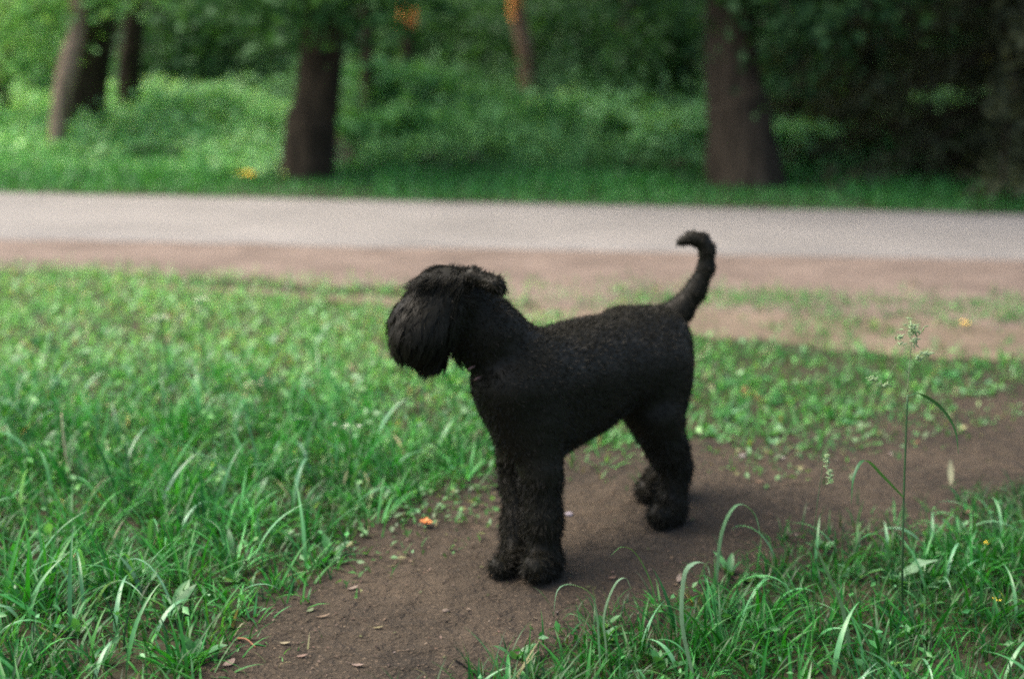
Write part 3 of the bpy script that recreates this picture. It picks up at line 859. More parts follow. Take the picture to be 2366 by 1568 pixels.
PR = []                                # round cones: p1, r1, p2, r2, k
def cone(a, ra, b, rb, k=.02):
    PR.append((sp(*a), sr(ra, a[2]), sp(*b), sr(rb, b[2]), k))
FUR = 7                                # px kept for the coat
# torso
cone((1318, 965, 2.74), 126, (1430, 940, 2.87), 116, .03)
cone((1430, 940, 2.87), 116, (1600, 905, 3.05), 118, .03)
cone((1350, 910, 2.79), 78, (1490, 882, 2.94), 92, .03)           # back line
cone((1350, 1072, 2.75), 86, (1470, 1002, 2.89), 84, .04)          # brisket and belly
cone((1602, 935, 3.06), 108, (1636, 878, 3.10), 94, .03)
cone((1270, 968, 2.68), 90, (1296, 1070, 2.70), 70, .03)          # forechest
cone((1555, 832, 3.02), 67, (1648, 836, 3.10), 68, .03)           # croup
# neck
cone((1318, 915, 2.74), 90, (1212, 830, 2.70), 84, .03)
cone((1212, 830, 2.70), 84, (1155, 762, 2.68), 74, .03)
# head
cone((1118, 740, 2.66), 73, (1170, 734, 2.69), 63, .02)
cone((1092, 792, 2.64), 80, (1056, 820, 2.61), 77, .02)
cone((1100, 750, 2.635), 68, (1052, 792, 2.612), 54, .03)           # bridge           # muzzle with moustache
cone((1054, 833, 2.61), 66, (1078, 888, 2.62), 42, .02)           # beard
cone((1030, 838, 2.60), 54, (1010, 866, 2.60), 29, .02)
cone((1085, 722, 2.63), 36, (1052, 712, 2.62), 14, .015)          # brow
# ears: folded, hanging back
cone((1180, 690, 2.63), 21, (1240, 712, 2.61), 20, .008)
cone((1240, 712, 2.60), 21, (1253, 725, 2.60), 12, .008)
cone((1150, 690, 2.74), 20, (1110, 740, 2.77), 14, .008)
cone((1184, 676, 2.72), 12, (1182, 668, 2.72), 7, .006)
# front legs
cone((1335, 1060, 2.70), 74, (1352, 1180, 2.685), 52, .03)
cone((1352, 1180, 2.685), 50, (1357, 1300, 2.675), 46, .02)
cone((1357, 1300, 2.675), 44, (1360, 1395, 2.67), 41, .02)
cone((1368, 1410, 2.67), 38, (1340, 1416, 2.63), 36, .02)
cone((1290, 1080, 2.80), 60, (1296, 1200, 2.80), 44, .03)
cone((1296, 1200, 2.80), 42, (1295, 1320, 2.76), 37, .02)
cone((1295, 1310, 2.76), 37, (1284, 1400, 2.72), 36, .02)
cone((1278, 1412, 2.70), 32, (1248, 1418, 2.66), 27, .02)
# hind legs
cone((1632, 930, 3.05), 94, (1642, 1040, 3.00), 62, .03)
cone((1642, 1040, 3.00), 60, (1672, 1128, 3.01), 42, .02)
cone((1614, 1025, 3.02), 54, (1664, 1118, 3.01), 38, .03)         # stifle
cone((1672, 1128, 3.01), 42, (1688, 1168, 3.02), 38, .02)
cone((1688, 1168, 3.02), 38, (1680, 1262, 3.00), 34, .02)
cone((1680, 1278, 2.99), 34, (1650, 1286, 2.96), 32, .02)
cone((1650, 950, 3.18), 84, (1655, 1060, 3.17), 54, .03)
cone((1655, 1060, 3.17), 46, (1680, 1130, 3.20), 36, .02)
cone((1680, 1130, 3.20), 36, (1648, 1195, 3.17), 32, .02)
cone((1648, 1206, 3.16), 32, (1617, 1224, 3.13), 29, .02)
# tail
TY = 3.20
TAIL = [((1652, 815), 50), ((1698, 778), 33), ((1740, 726), 24.5), ((1766, 668), 19.5), ((1767, 623), 18.5), ((1754, 601), 17), ((1728, 596), 15), ((1699, 605), 10)]
for (a, ra), (b, rb) in zip(TAIL[:-1], TAIL[1:]):
    cone((*a, TY), ra, (*b, TY), rb, .012)

def sdf_round_cone(P, a, ra, b, rb):
    ba = b - a
    t = np.clip(((P - a) @ ba) / (ba @ ba + 1e-12), 0, 1)
    return np.linalg.norm(P - a - t[..., None] * ba, axis=-1) - (ra + (rb - ra) * t)

def surface_nets(F, org, h):
    nx, ny, nz = F.shape
    ins = F < 0
    cnt = np.zeros((nx - 1, ny - 1, nz - 1)); acc = np.zeros((nx - 1, ny - 1, nz - 1, 3))
    corners = [(i, j, k) for i in (0, 1) for j in (0, 1) for k in (0, 1)]
    sub = lambda A, c: A[c[0]:nx - 1 + c[0], c[1]:ny - 1 + c[1], c[2]:nz - 1 + c[2]]
    for c in corners:
        for ax in range(3):
            if c[ax] == 0:
                d = list(c); d[ax] = 1
                fa, fb = sub(F, c), sub(F, d)
                x = (fa < 0) != (fb < 0)
                t = np.where(x, fa / np.where(x, fa - fb, 1), 0)
                cnt += x
                for q in range(3):
                    acc[..., q] += np.where(x, c[q] + (t if q == ax else 0), 0)
    act = cnt > 0
    idx = -np.ones(act.shape, int); idx[act] = np.arange(act.sum())
    g = np.stack(np.nonzero(act), 1)
    V = org + (g + acc[act] / cnt[act][:, None]) * h
    Q = []
    for ax in range(3):
        o1, o2 = (ax + 1) % 3, (ax + 2) % 3
        s0 = [slice(1, -1)] * 3; s1 = [slice(1, -1)] * 3
        s0[ax] = slice(0, -1); s1[ax] = slice(1, None)
        A, B = ins[tuple(s0)], ins[tuple(s1)]
        for flip, mask in ((False, A & ~B), (True, ~A & B)):
            e = np.stack(np.nonzero(mask), 1)
            if not len(e): continue
            e[:, o1] += 1; e[:, o2] += 1
            def cell(d1, d2):
                c = e.copy(); c[:, o1] -= d1; c[:, o2] -= d2
                return idx[c[:, 0], c[:, 1], c[:, 2]]
            q = np.stack([cell(1, 1), cell(0, 1), cell(0, 0), cell(1, 0)], 1)
            Q.append(q[:, ::-1] if flip else q)
    return V, np.concatenate(Q)

def build_dog():
    h = .0065
    lo = np.min([np.minimum(p[0] - p[1], p[2] - p[3]) for p in PR], 0) - .04
    hi = np.max([np.maximum(p[0] + p[1], p[2] + p[3]) for p in PR], 0) + .04
    dims = np.ceil((hi - lo) / h).astype(int)
    ax = [lo[i] + np.arange(dims[i]) * h for i in range(3)]
    F = np.full(dims, 9.0)
    X = np.stack(np.meshgrid(*ax, indexing='ij'), -1)
    for a, ra, b, rb, k in PR:
        m = max(ra, rb) + .09
        l = np.maximum(((np.minimum(a, b) - m - lo) / h).astype(int), 0); u = np.minimum(((np.maximum(a, b) + m - lo) / h).astype(int) + 1, dims)
        s = tuple(slice(l[i], u[i]) for i in range(3))
        d = sdf_round_cone(X[s], a, ra, b, rb)
        f = F[s]
        hh = np.clip(k - np.abs(d - f), 0, None) / k
        F[s] = np.minimum(d, f) - hh * hh * k * .25
    # woolly lumps in the coat
    F += .0005 * (np.sin(X[..., 0] * 190 + 2 * np.sin(X[..., 2] * 95)) * np.sin(X[..., 1] * 170 + X[..., 2] * 60) + np.sin(X[..., 2] * 210 + X[..., 0] * 80 + 1.3 * np.sin(X[..., 1] * 120)) * .7)
    return surface_nets(F, lo, h)

DV, DQ = build_dog()
zmin = DV[:, 2].min()
DV[:, 2] = np.where(DV[:, 2] < .02, np.maximum(DV[:, 2], .010), DV[:, 2])

m, t, b = mat_new('black_coat')
nz = t.nodes.new('ShaderNodeTexNoise'); nz.inputs['Scale'].default_value = 70; nz.inputs['Detail'].default_value = 6
gg = t.nodes.new('ShaderNodeNewGeometry'); t.links.new(gg.outputs['Position'], nz.inputs['Vector'])
rr = t.nodes.new('ShaderNodeValToRGB')
rr.color_ramp.elements[0].color = (.0092, .0083, .0050, 1); rr.color_ramp.elements[1].color = (.0130, .0118, .0072, 1)
t.links.new(nz.outputs['Fac'], rr.inputs['Fac']); t.links.new(rr.outputs['Color'], b.inputs['Base Color'])
b.inputs['Roughness'].default_value = .5
b.inputs['Specular IOR Level'].default_value = .12
M_COAT = m

dog = empty('dog', (0.16, 2.85, 0))
tag(dog, 'black shaggy bearded dog standing on the dirt path with its tail up', 'dog')
body = mesh_np('body', DV, DQ, M_COAT, dog)

# coat: short curled locks over the body, longer on brow, muzzle, beard and legs
def coat():
    T = np.concatenate([DQ[:, [0, 1, 2]], DQ[:, [0, 2, 3]]])
    a, b_, c = DV[T[:, 0]], DV[T[:, 1]], DV[T[:, 2]]
    N = np.cross(b_ - a, c - a); A = np.linalg.norm(N, axis=1); N /= A[:, None] + 1e-12
    n = 150000
    k = RNG.choice(len(T), n, p=A / A.sum())
    r1, r2 = np.sqrt(RNG.random((n, 1))), RNG.random((n, 1))
    P = a[k] * (1 - r1) + b_[k] * r1 * (1 - r2) + c[k] * r1 * r2
    Nn = N[k]
    keep = P[:, 2] > .014
    P, Nn = P[keep], Nn[keep]; n = len(P)
    u, v = proj(P); u, v = u / .92383, v / .92397
    head = (u < 1265) & (v < 960) & (P[:, 2] > .30)
    face = head & (u < 1120)
    brow = face & (v < 725)
    beard = face & (v >= 760)
    leg = P[:, 2] < .22
    flow = np.tile(np.array((.45, .45, -.75)), (n, 1))
    flow[face] = (-.75, -.25, -.6)
    flow[brow] = (-.9, -.3, -.05)
    flow[beard] = (-.35, -.25, -.9)
    flow[leg] = (0, 0, -1)
    w_ = np.where(brow, 1.3, np.where(beard, 1.2, np.where(leg, .8, .75)))[:, None]
    flow_t = flow - Nn * np.sum(flow * Nn, 1)[:, None]
    d = Nn * np.where(face, .22, .34)[:, None] + flow_t * w_ + RNG.normal(size=(n, 3)) * np.where(face, .14, .28)[:, None]
    d /= np.linalg.norm(d, axis=1)[:, None]
    L = np.where(brow, .020, np.where(beard, .020, np.where(head, .012, np.where(leg, .017, .009)))) * (.5 + .8 * RNG.random(n))
    d2 = d + flow_t * .4 + RNG.normal(size=(n, 3)) * .5; d2 /= np.linalg.norm(d2, axis=1)[:, None]
    s = np.cross(d, RNG.normal(size=(n, 3))); s /= np.linalg.norm(s, axis=1)[:, None] + 1e-9
    wd = (.0004 + .0004 * RNG.random(n))[:, None]
    p0 = P - Nn * .003; p1 = p0 + d * (L * .55 + .003)[:, None]; p2 = p1 + d2 * (L * .45)[:, None]
    p2[:, 2] = np.maximum(p2[:, 2], .009); p1[:, 2] = np.maximum(p1[:, 2], .009)
    V = np.stack([p0 - s * wd, p0 + s * wd, p1 - s * wd * .85, p1 + s * wd * .85, p2], 1).reshape(-1, 3)
    q = (np.arange(n) * 5)[:, None]
    return V, [q + np.array([[0, 1, 3, 2]]), q + np.array([[2, 3, 4]])]
CV, CF = coat()
mesh_np('coat', CV, CF, M_COAT, dog)
# fringe: long strands falling from the brow over the eyes
def strands(p0s, p1s, sag, r, bag, col=(.02, .02, .02)):
    for p, q in zip(p0s, p1s):
        mid = (p + q) / 2 + np.array((0, 0, sag))
        add_tube(bag, smooth_path([p, mid, q], 7), np.linspace(r, r * .25, 7), col, 4)
bt = Bag()
src, dst = [], []
for _ in range(170):                   # forward over the bridge of the nose
    p = sp(1062 + random.uniform(-8, 40), 706 + random.uniform(-14, 10), 2.61 + random.uniform(-.03, .03))
    src.append(p); dst.append(p + np.array((-.022 - .024 * random.random(), -.010, -.004 - .018 * random.random())))
for _ in range(520):                   # hanging down the near cheek
    p = sp(random.uniform(1060, 1160), random.uniform(684, 735), 2.598 + random.uniform(-.012, .015))
    src.append(p); dst.append(p + np.array((-.030 * random.random() - .008, -.008 - .008 * random.random(), -.045 - .045 * random.random())))
strands(src, dst, .003, .0008, bt)
bt.build('fringe', M_COAT, dog)
def locks():
    """long smooth hair lying down the face into the beard"""
    T = np.concatenate([DQ[:, [0, 1, 2]], DQ[:, [0, 2, 3]]])
    a, b_, c = DV[T[:, 0]], DV[T[:, 1]], DV[T[:, 2]]
    N = np.cross(b_ - a, c - a); A = np.linalg.norm(N, axis=1); N /= A[:, None] + 1e-12
    u, v = proj((a + b_ + c) / 3); u, v = u / .92383, v / .92397
    ok = (u < 1150) & (v < 905) & ((a[:, 2] > .36))
    k0 = RNG.choice(len(T), 520, p=A * ok / (A * ok).sum())         # one entry per lock
    per = 17
    k = np.repeat(k0, per); n = len(k)
    P0, Nn = (a[k] + b_[k] + c[k]) / 3, N[k]
    off = RNG.normal(size=(n, 3)) * .0042
    off -= Nn * np.sum(off * Nn, 1)[:, None]
    P = P0 + off
    m = len(k0)
    fl = np.repeat(np.array((-.38, -.12, -.9)) + RNG.normal(size=(m, 3)) * .20, per, 0) + RNG.normal(size=(n, 3)) * .05 + np.where((u[k] < 1045)[:, None], np.array((.30, 0, -.2)), 0)
    fl -= Nn * np.sum(fl * Nn, 1)[:, None] * .95
    fl /= np.linalg.norm(fl, axis=1)[:, None]
    L = np.repeat(.018 + .022 * RNG.random(m), per)[:, None] * (.75 + .35 * RNG.random((n, 1)))
    lift = np.repeat(RNG.random(m), per)[:, None]
    s_ = np.cross(fl, Nn); s_ /= np.linalg.norm(s_, axis=1)[:, None] + 1e-9
    wd = (.0004 + .0005 * RNG.random(n))[:, None]
    V = []
    for i, f in enumerate((0, .3, .65, 1.0)):
        q = P - off * .75 * f + fl * L * f + Nn * (.0005 + (.001 + .004 * lift) * math.sin(f * 2.6)) + np.array((0, 0, -.005)) * f * f
        V += [q - s_ * wd * (1 - .8 * f), q + s_ * wd * (1 - .8 * f)]
    V = np.stack(V, 1).reshape(-1, 3)
    o = (np.arange(n) * 8)[:, None]
    return V, np.concatenate([o + np.array([[2 * i, 2 * i + 1, 2 * i + 3, 2 * i + 2]]) for i in range(3)])
LV, LF = locks()
mesh_np('beard', LV, LF, M_COAT, dog)

m, t, b = mat_new('wet_black'); b.inputs['Base Color'].default_value = (.012, .011, .010, 1); b.inputs['Roughness'].default_value = .5
nz = t.nodes.new('ShaderNodeTexNoise'); nz.inputs['Scale'].default_value = 200
bp = t.nodes.new('ShaderNodeBump'); bp.inputs['Strength'].default_value = .15; t.links.new(nz.outputs['Fac'], bp.inputs['Height']); t.links.new(bp.outputs['Normal'], b.inputs['Normal'])
M_WET = m
def ball(name, c, r, mat, parent, sc=(1, 1, 1)):
    th, ph = np.linspace(0, np.pi, 11), np.linspace(0, 2 * np.pi, 17)[:-1]
    V = np.array([(math.sin(a) * math.cos(p) * sc[0], math.sin(a) * math.sin(p) * sc[1], math.cos(a) * sc[2]) for a in th for p in ph]) * r + c
    F = [(i * 16 + j, (i + 1) * 16 + j, (i + 1) * 16 + (j + 1) % 16, i * 16 + (j + 1) % 16) for i in range(10) for j in range(16)]
    return mesh_np(name, V, np.array(F), mat, parent)
ball('nose', sp(1003, 806, 2.592), .012, M_WET, dog, (.9, 1.1, .8))
ball('eye', sp(1068, 738, 2.598), .008, M_WET, dog)
ball('eye', sp(1052, 733, 2.665), .009, M_WET, dog)
# collar: a thin band low on the throat with two dull red slivers showing
m, t, b = mat_new('collar_red'); b.inputs['Base Color'].default_value = (.10, .04, .03, 1); b.inputs['Roughness'].default_value = .6
nz = t.nodes.new('ShaderNodeTexNoise'); nz.inputs['Scale'].default_value = 90
rr = t.nodes.new('ShaderNodeValToRGB'); rr.color_ramp.elements[0].color = (.045, .02, .017, 1); rr.color_ramp.elements[1].color = (.085, .045, .037, 1)
t.links.new(nz.outputs['Fac'], rr.inputs['Fac']); t.links.new(rr.outputs['Color'], b.inputs['Base Color'])
M_COLLAR = m

def collar():
    c = sp(1232, 905, 2.70); d = sp(1182, 922, 2.64) - c
    ax = sp(1180, 800, 2.68) - sp(1310, 940, 2.74); ax /= np.linalg.norm(ax)
    e1 = d - ax * (d @ ax); r = np.linalg.norm(e1) * .80; e1 /= np.linalg.norm(e1); e2 = np.cross(ax, e1)
    V, n = [], 40
    for i in range(n):
        a = 2 * math.pi * i / n
        for s_, k in ((-1, 1), (1, 1), (1, .93), (-1, .93)):
            V.append(c + (e1 * math.cos(a) + e2 * math.sin(a) * 1.0) * r * k + ax * s_ * .006)
    F = [(i * 4 + j, i * 4 + (j + 1) % 4, ((i + 1) % n) * 4 + (j + 1) % 4, ((i + 1) % n) * 4 + j) for i in range(n) for j in range(4)]
    mesh_np('collar', np.array(V), np.array(F), M_COLLAR, dog, smooth=False)
    def sliver(u0, v0, u1, v1):
        b = Bag()
        add_tube(b, smooth_path([sp(u0, v0, 2.60), sp((u0 + u1) / 2, (v0 + v1) / 2 - 1, 2.596), sp(u1, v1, 2.61)], 6), [.001, .0022, .0024, .0024, .002, .001], (.2, .08, .06), 6)
        b.build('collar_strap', M_COLLAR, dog)
    sliver(1168, 926, 1188, 915); sliver(1184, 952, 1202, 942)
collar()

# ------------------------------------------------------------------ plants that stand out one by one
M_PETAL = plain_attr_mat('petal', .6)
def place(u, v, name, label, cat, group=None):
    p = floor_at(u, v); p[2] = terrain(p[0], p[1])
    return tag(empty(name, p), label, cat, group), p

def ribbon(bag, P, wmax, col, side=None, prof='grass', fold=.15):
    """a blade along the path P (n,3)"""
    P = np.asarray(P); n = len(P); t = np.linspace(0, 1, n)
    T = np.gradient(P, axis=0); T /= np.linalg.norm(T, axis=1)[:, None]
    sd_ = np.array((.35, -.9, .2)) if side is None else np.asarray(side, float)
    s_ = sd_ - T * (T @ sd_)[:, None]; s_ /= np.linalg.norm(s_, axis=1)[:, None]
    wp = (np.clip(1.02 - t ** 2.5, .03, 1) * (.5 + .5 * np.minimum(1, t * 4))) if prof == 'grass' else .05 + np.sin(np.pi * np.clip((t - .15) / .85, 0, 1)) ** .8
    wv = s_ * (wmax * wp / 2)[:, None]
    nn = np.cross(T, s_)
    V = np.stack([P - wv, P - nn * (fold * wmax * wp)[:, None], P + wv], 1).reshape(-1, 3)
    i = (np.arange(n - 1) * 3)[:, None]
    F = np.concatenate([i + np.array([[0, 1, 4, 3]]), i + np.array([[1, 2, 5, 4]])])
    bag.add(V, F, col)

# the tall cocksfoot stem at the right
Y = 2.42
root, p = place(2085, 1432, 'wild_grass', 'tall flowering grass stem with two drooping leaves at the right', 'grass')
pts = [p - (0, 0, .01), at(2084, 1300, Y), at(2088, 1130, Y), at(2096, 912, Y)]
b = Bag(); add_tube(b, smooth_path(pts, 24), np.linspace(.0024, .0017, 24), (.060, .135, .052), 7); b.build('stem', M_LEAF, root)
b = Bag(); add_tube(b, smooth_path([at(2096, 905, Y), at(2100, 850, Y + .01), at(2108, 765, Y + .03)], 12), np.linspace(.0012, .0005, 12), (.16, .20, .10), 5)
add_tube(b, smooth_path([at(2099, 862, Y + .01), at(2070, 840, Y + .01), at(2045, 888, Y)], 9), np.linspace(.0006, .0004, 9), (.16, .20, .10), 4)
b.build('flower_stalk', M_LEAF, root)
b = Bag()
def spikelets(b, u, v, ru, rv, n, Y):
    for _ in range(n):
        q = at(u + random.gauss(0, ru), v + random.gauss(0, rv), Y + random.uniform(-.01, .01))
        d = np.array((random.uniform(-1, 1), random.uniform(-.5, .5), random.uniform(-.2, 1)))
        d *= .006 / np.linalg.norm(d)
        add_tube(b, smooth_path([q - d, q, q + d], 5), [.0003, .0011, .0014, .0011, .0003], (.30, .42, .22), 5)
for a_ in ((2112, 762, 9, 9, 34), (2114, 785, 6, 7, 12), (2080, 778, 4, 9, 16), (2135, 818, 7, 3, 12), (2122, 826, 4, 3, 8), (2018, 875, 9, 3, 14), (2042, 889, 8, 3, 12)):
    spikelets(b, *a_, Y + .02)
b.build('seed_head', M_LEAF, root)
b = Bag(); ribbon(b, smooth_path([at(2097, 914, Y), at(2125, 910, Y - .01), at(2172, 940, Y - .04), at(2205, 990, Y - .06), at(2214, 1050, Y - .07)], 18), .0115, (.030, .095, .032)); b.build('leaf', M_LEAF, root)
b = Bag(); ribbon(b, smooth_path([at(2086, 1148, Y), at(2040, 1100, Y - .03), at(1998, 1062, Y - .06), at(1972, 1100, Y - .09), at(1966, 1165, Y - .10)], 20), .0135, (.036, .110, .042)); b.build('leaf', M_LEAF, root)
# the small nodding stem left of it
Y2 = 2.5
root, p = place(1872, 1370, 'wild_grass', 'thin nodding grass stem with hanging seed heads left of the tall one', 'grass')
b = Bag(); add_tube(b, smooth_path([p - (0, 0, .01), at(1880, 1230, Y2), at(1898, 1090, Y2), at(1908, 1045, Y2), at(1914, 1075, Y2)], 20), np.linspace(.0009, .0005, 20), (.09, .14, .07), 5); b.build('stem', M_LEAF, root)
b = Bag(); spikelets(b, 1909, 1062, 2.5, 10, 16, Y2); spikelets(b, 1916, 1100, 2.5, 9, 16, Y2); b.build('seed_head', M_LEAF, root)

# arching blades that reach out over the path
ARCH = [('arched grass blade nearest the near hind paw', [(1655, 1330), (1668, 1225), (1702, 1166), (1742, 1185), (1757, 1240)], .010, (.09, .19, .10)),
        ('grass blade arching left just below the front paws', [(1385, 1520), (1372, 1385), (1325, 1350), (1288, 1362), (1278, 1425)], .0065, (.10, .20, .11)),
        ('short pale blade bent over beside the left arching blade', [(1400, 1500), (1395, 1420), (1420, 1350), (1445, 1335), (1458, 1362)], .0065, (.13, .22, .13)),
        ('slim blade curving down behind the arching blades', [(1520, 1440), (1505, 1350), (1470, 1280), (1437, 1262), (1408, 1285)], .006, (.06, .15, .05)),
        ('broad pale blade bent into a hook in the middle of the front grass', [(1600, 1560), (1575, 1440), (1580, 1330), (1605, 1300), (1632, 1305), (1640, 1330)], .0115, (.12, .21, .13)),
        ('long pale blade sloping right behind the hooked blade', [(1960, 1490), (1945, 1400), (1910, 1320), (1888, 1270), (1875, 1245)], .011, (.10, .19, .11)),
        ('spoon shaped leaf at the end of a thin stalk in the right grass', [(2080, 1330), (2110, 1310), (2130, 1300), (2168, 1292)], .020, (.14, .25, .14))]
for lab, pts, wd, c in ARCH:
    root, p = place(pts[0][0], pts[0][1] + 30, 'wild_grass', lab, 'grass', 'single blades over the right front grass')
    Yr = p[1]
    P = [p - (0, 0, .01)] + [at(u, v, Yr - .012 * i) for i, (u, v) in enumerate(pts)]
    b = Bag(); ribbon(b, smooth_path(P, 22), wd * 1.35, c, prof='leaf' if 'spoon' in lab else 'grass'); b.build('blade', M_BLADE, root)

# left lawn: dry stalk and flower stalks
def stalk(label, pts, r, col, head=None, hcol=(.55, .6, .42)):
    root, p = place(*pts[0], 'wildflower' if head else 'wild_grass', label, 'wildflower' if head else 'grass')
    P = [p - (0, 0, .01)] + [at(u, v, p[1] - .01) for u, v in pts[1:]]
    b = Bag(); add_tube(b, smooth_path(P, 16), np.linspace(r, r * .6, 16), col, 6); b.build('stem', M_LEAF if head else M_DRY, root)
    if head:
        hb = Bag(); u, v = pts[-1]
        for _ in range(head):
            q = at(u + random.gauss(0, 14), v + random.gauss(0, 4), p[1] - .01 + random.uniform(-.02, .02))
            th = at(u, v + 16, p[1] - .01)
            add_tube(hb, smooth_path([th, (th + q) / 2, q], 4), [.0006] * 4, col, 4)
            for k_ in range(5):
                a_ = k_ * 1.257; dd = np.array((math.cos(a_), math.sin(a_), .2)) * .004
                hb.add(np.array([q, q + dd + np.array((-dd[1], dd[0], 0)) * .4, q + dd * 1.5, q + dd - np.array((-dd[1], dd[0], 0)) * .4]), np.array([[0, 1, 2], [0, 2, 3]]), hcol)
        hb.build('flower_head', M_PETAL, root)
stalk('bleached dry straw standing in the left lawn grass', [(166, 1112), (158, 1080), (148, 1020), (142, 955)], .0030, (.55, .48, .30))
stalk('short dry straw leaning right at the lower left', [(152, 1335), (165, 1300), (175, 1278)], .0028, (.45, .38, .20))
stalk('white umbel flower on a green stalk in the left lawn', [(398, 930), (388, 850), (374, 735)], .0030, (.06, .15, .06), 16)
stalk('thin pale flower stalk right of the white umbel', [(474, 940), (470, 830), (462, 690)], .0022, (.06, .15, .06), 10)
stalk('bare green stalk near the left edge of the lawn', [(140, 905), (125, 850), (114, 772)], .0030, (.05, .14, .05))
stalk('second bare green stalk leaning left beside the umbel stalk', [(392, 945), (372, 890), (362, 790)], .0030, (.05, .14, .05))
stalk('plantain stalk with a pale top in the middle of the lawn', [(600, 1005), (592, 940), (575, 885)], .0030, (.20, .22, .10), 5, (.5, .4, .3))
stalk('pale seeding stalk left of the front legs', [(806, 1120), (808, 1050), (812, 985)], .0034, (.18, .26, .14), 6, (.45, .5, .38))

# ------------------------------------------------------------------ leaves, petals and pebbles lying about
def fallen(u, v, L, wd, az, col, label, name='fallen_leaf', cat='leaf', tilt=.1, h=0.010):
    L *= .80; wd *= .62; col = np.asarray(col) * .55
    root, p = place(u, v, name, label, cat)
    n = 9
    t = np.linspace(-.5, .5, n)
    q = np.stack([t * L * math.cos(az), t * L * math.sin(az), h + .18 * L * (t ** 2) * 2 + tilt * L * (t + .5)], 1) + p
    b = Bag(); ribbon(b, q, wd, col, side=(-math.sin(az), math.cos(az), 0), prof='leaf', fold=.12)
    b.build('leaf_blade', M_DRY, root)
    b = Bag(); add_tube(b, smooth_path([q[0] - (q[1] - q[0]) * 2, q[0], q[1]], 4), [.0006] * 4, np.asarray(col) * .7, 4); b.build('stalk', M_DRY, root)
fallen(812, 1371, .034, .017, .5, (.34, .26, .20), 'pale tan fallen leaf on the path near the left lawn edge')
fallen(744, 1436, .040, .012, .3, (.28, .20, .13), 'narrow tan fallen leaf under the overhanging lawn edge')
fallen(656, 1498, .030, .016, -.2, (.38, .33, .20), 'curled yellowish leaf low on the path left of the twig end')
fallen(527, 1548, .040, .024, 1.0, (.40, .29, .24), 'largest pinkish pale leaf at the bottom of the path')
fallen(695, 1529, .030, .014, .2, (.30, .20, .15), 'brownish leaf near the bottom of the path')
fallen(824, 1550, .034, .014, -.3, (.34, .25, .20), 'pale crumpled leaf at the bottom centre of the path')
fallen(715, 1422, .026, .016, .8, (.22, .27, .14), 'dull green leaf lying at the lawn edge')
fallen(871, 1461, .028, .010, .1, (.30, .26, .13), 'thin olive leaf on bare dirt left of the front paws')
fallen(1411, 1345, .028, .014, .3, (.30, .19, .13), 'tan leaf lying between the arching blades and the front paws')
fallen(1568, 1352, .030, .018, 1.2, (.36, .28, .22), 'pale leaf stuck beside the hooked grass blade', tilt=.5)
fallen(1749, 1133, .036, .014, .1, (.30, .19, .12), 'tan leaf on the path right of the hind paws')
fallen(2140, 972, .030, .020, .4, (.40, .34, .18), 'pale yellow leaf on the dirt behind the tall stem')
fallen(2113, 1030, .036, .014, .5, (.40, .19, .09), 'orange brown leaf on the dirt behind the tall stem')
fallen(1717, 912, .034, .018, 1.1, (.42, .19, .09), 'orange brown leaf standing in the lawn right of the hind leg', tilt=.6)
fallen(2230, 1195, .026, .015, .3, (.42, .27, .18), 'pinkish leaf at the far edge of the right front grass')
fallen(2192, 1138, .050, .022, 1.45, (.50, .50, .30), 'upright pale leaf standing on the dirt at the right', tilt=1.5)
fallen(1806, 1072, .020, .013, .2, (.55, .50, .45), 'small whitish leaf on the path right of the hind leg')
fallen(2058, 1060, .022, .013, 2.0, (.55, .42, .38), 'small pinkish white leaf left of the tall stem')
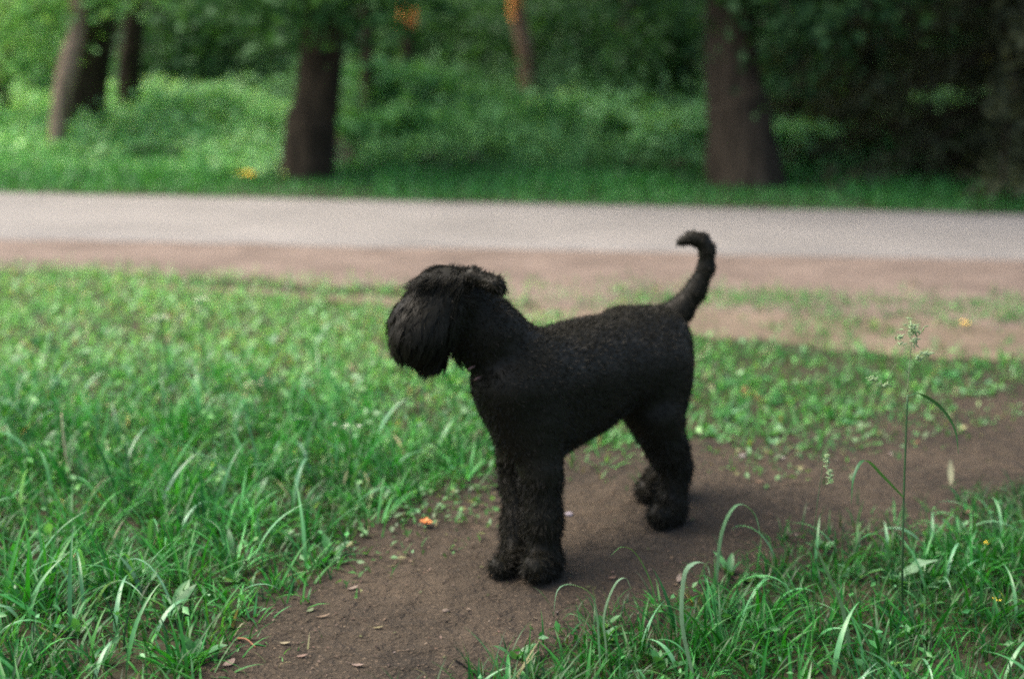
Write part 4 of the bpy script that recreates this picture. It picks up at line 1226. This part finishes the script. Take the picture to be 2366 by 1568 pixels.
def petals(u, v, label, n, r, col, h, name='flower', cat='flower'):
    root, p = place(u, v, name, label, cat)
    b = Bag(); c = p + np.array((0, 0, h))
    for k_ in range(n):
        a_ = 6.283 * k_ / n + random.random() * .4
        d = np.array((math.cos(a_), math.sin(a_), random.uniform(.15, .7)))
        ribbon(b, np.stack([c + d * r * f for f in np.linspace(0, 1, 5)]), r * .6, np.asarray(col) * random.uniform(.85, 1.1), side=(-d[1], d[0], 0), prof='leaf')
    b.build('petal', M_PETAL, root)
    b = Bag(); add_tube(b, smooth_path([p - (0, 0, .01), (p + c) / 2 + (.003, 0, 0), c], 6), [.0011] * 6, (.06, .14, .05), 5); b.build('stem', M_LEAF, root)
petals(984, 1228, 'small orange blossom in the sparse grass left of the front legs', 8, .016, (.55, .20, .06), .018)
petals(2277, 1290, 'tiny yellow flower in the grass at the right, the upper one', 5, .009, (.75, .55, .05), .03)
petals(2298, 1425, 'tiny yellow flower low in the grass near the right edge', 5, .009, (.75, .55, .05), .03)
petals(2226, 770, 'yellow dandelion head beside the far trodden track', 9, .020, (.80, .58, .14), .03)
petals(570, 440, 'yellow flower in the far bank across the road', 10, .07, (.75, .52, .05), .10)
def pebble(u, v, r, col, label):
    root, p = place(u, v, 'pebble', label, 'pebble')
    th, ph = np.linspace(0, np.pi, 8), np.linspace(0, 2 * np.pi, 13)[:-1]
    V = np.array([(math.sin(a) * math.cos(q) * 1.25, math.sin(a) * math.sin(q), math.cos(a) * .6) for a in th for q in ph])
    V = V * (1 + .12 * wob(V[:, 0] * 2 + u, V[:, 1] * 2 + V[:, 2], 1.3, 3))[:, None] * r + p + np.array((0, 0, .008 + r * .35))
    F = np.array([(i * 12 + j, (i + 1) * 12 + j, (i + 1) * 12 + (j + 1) % 12, i * 12 + (j + 1) % 12) for i in range(7) for j in range(12)])
    mesh_np('stone', V, F, M_STONE, root, np.tile(np.array(col), (len(V), 1)))
pebble(1314, 1202, .008, (.22, .195, .22), 'pale lilac pebble just right of the front legs')
pebble(1716, 1068, .008, (.2, .18, .165), 'grey pebble near the lawn edge right of the hind leg')
pebble(1030, 1420, .006, (.11, .085, .065), 'small brown pebble on the path below the front paws')
root, p = place(570, 1496, 'fallen_twig', 'short orange brown twig on the path at the lower left', 'twig')
b = Bag(); add_tube(b, smooth_path([p + (-.018, .012, .012), p + (0, 0, .016), p + (.02, -.022, .011)], 8), np.linspace(.0022, .0012, 8), (.28, .13, .07), 6); b.build('stick', M_DRY, root)
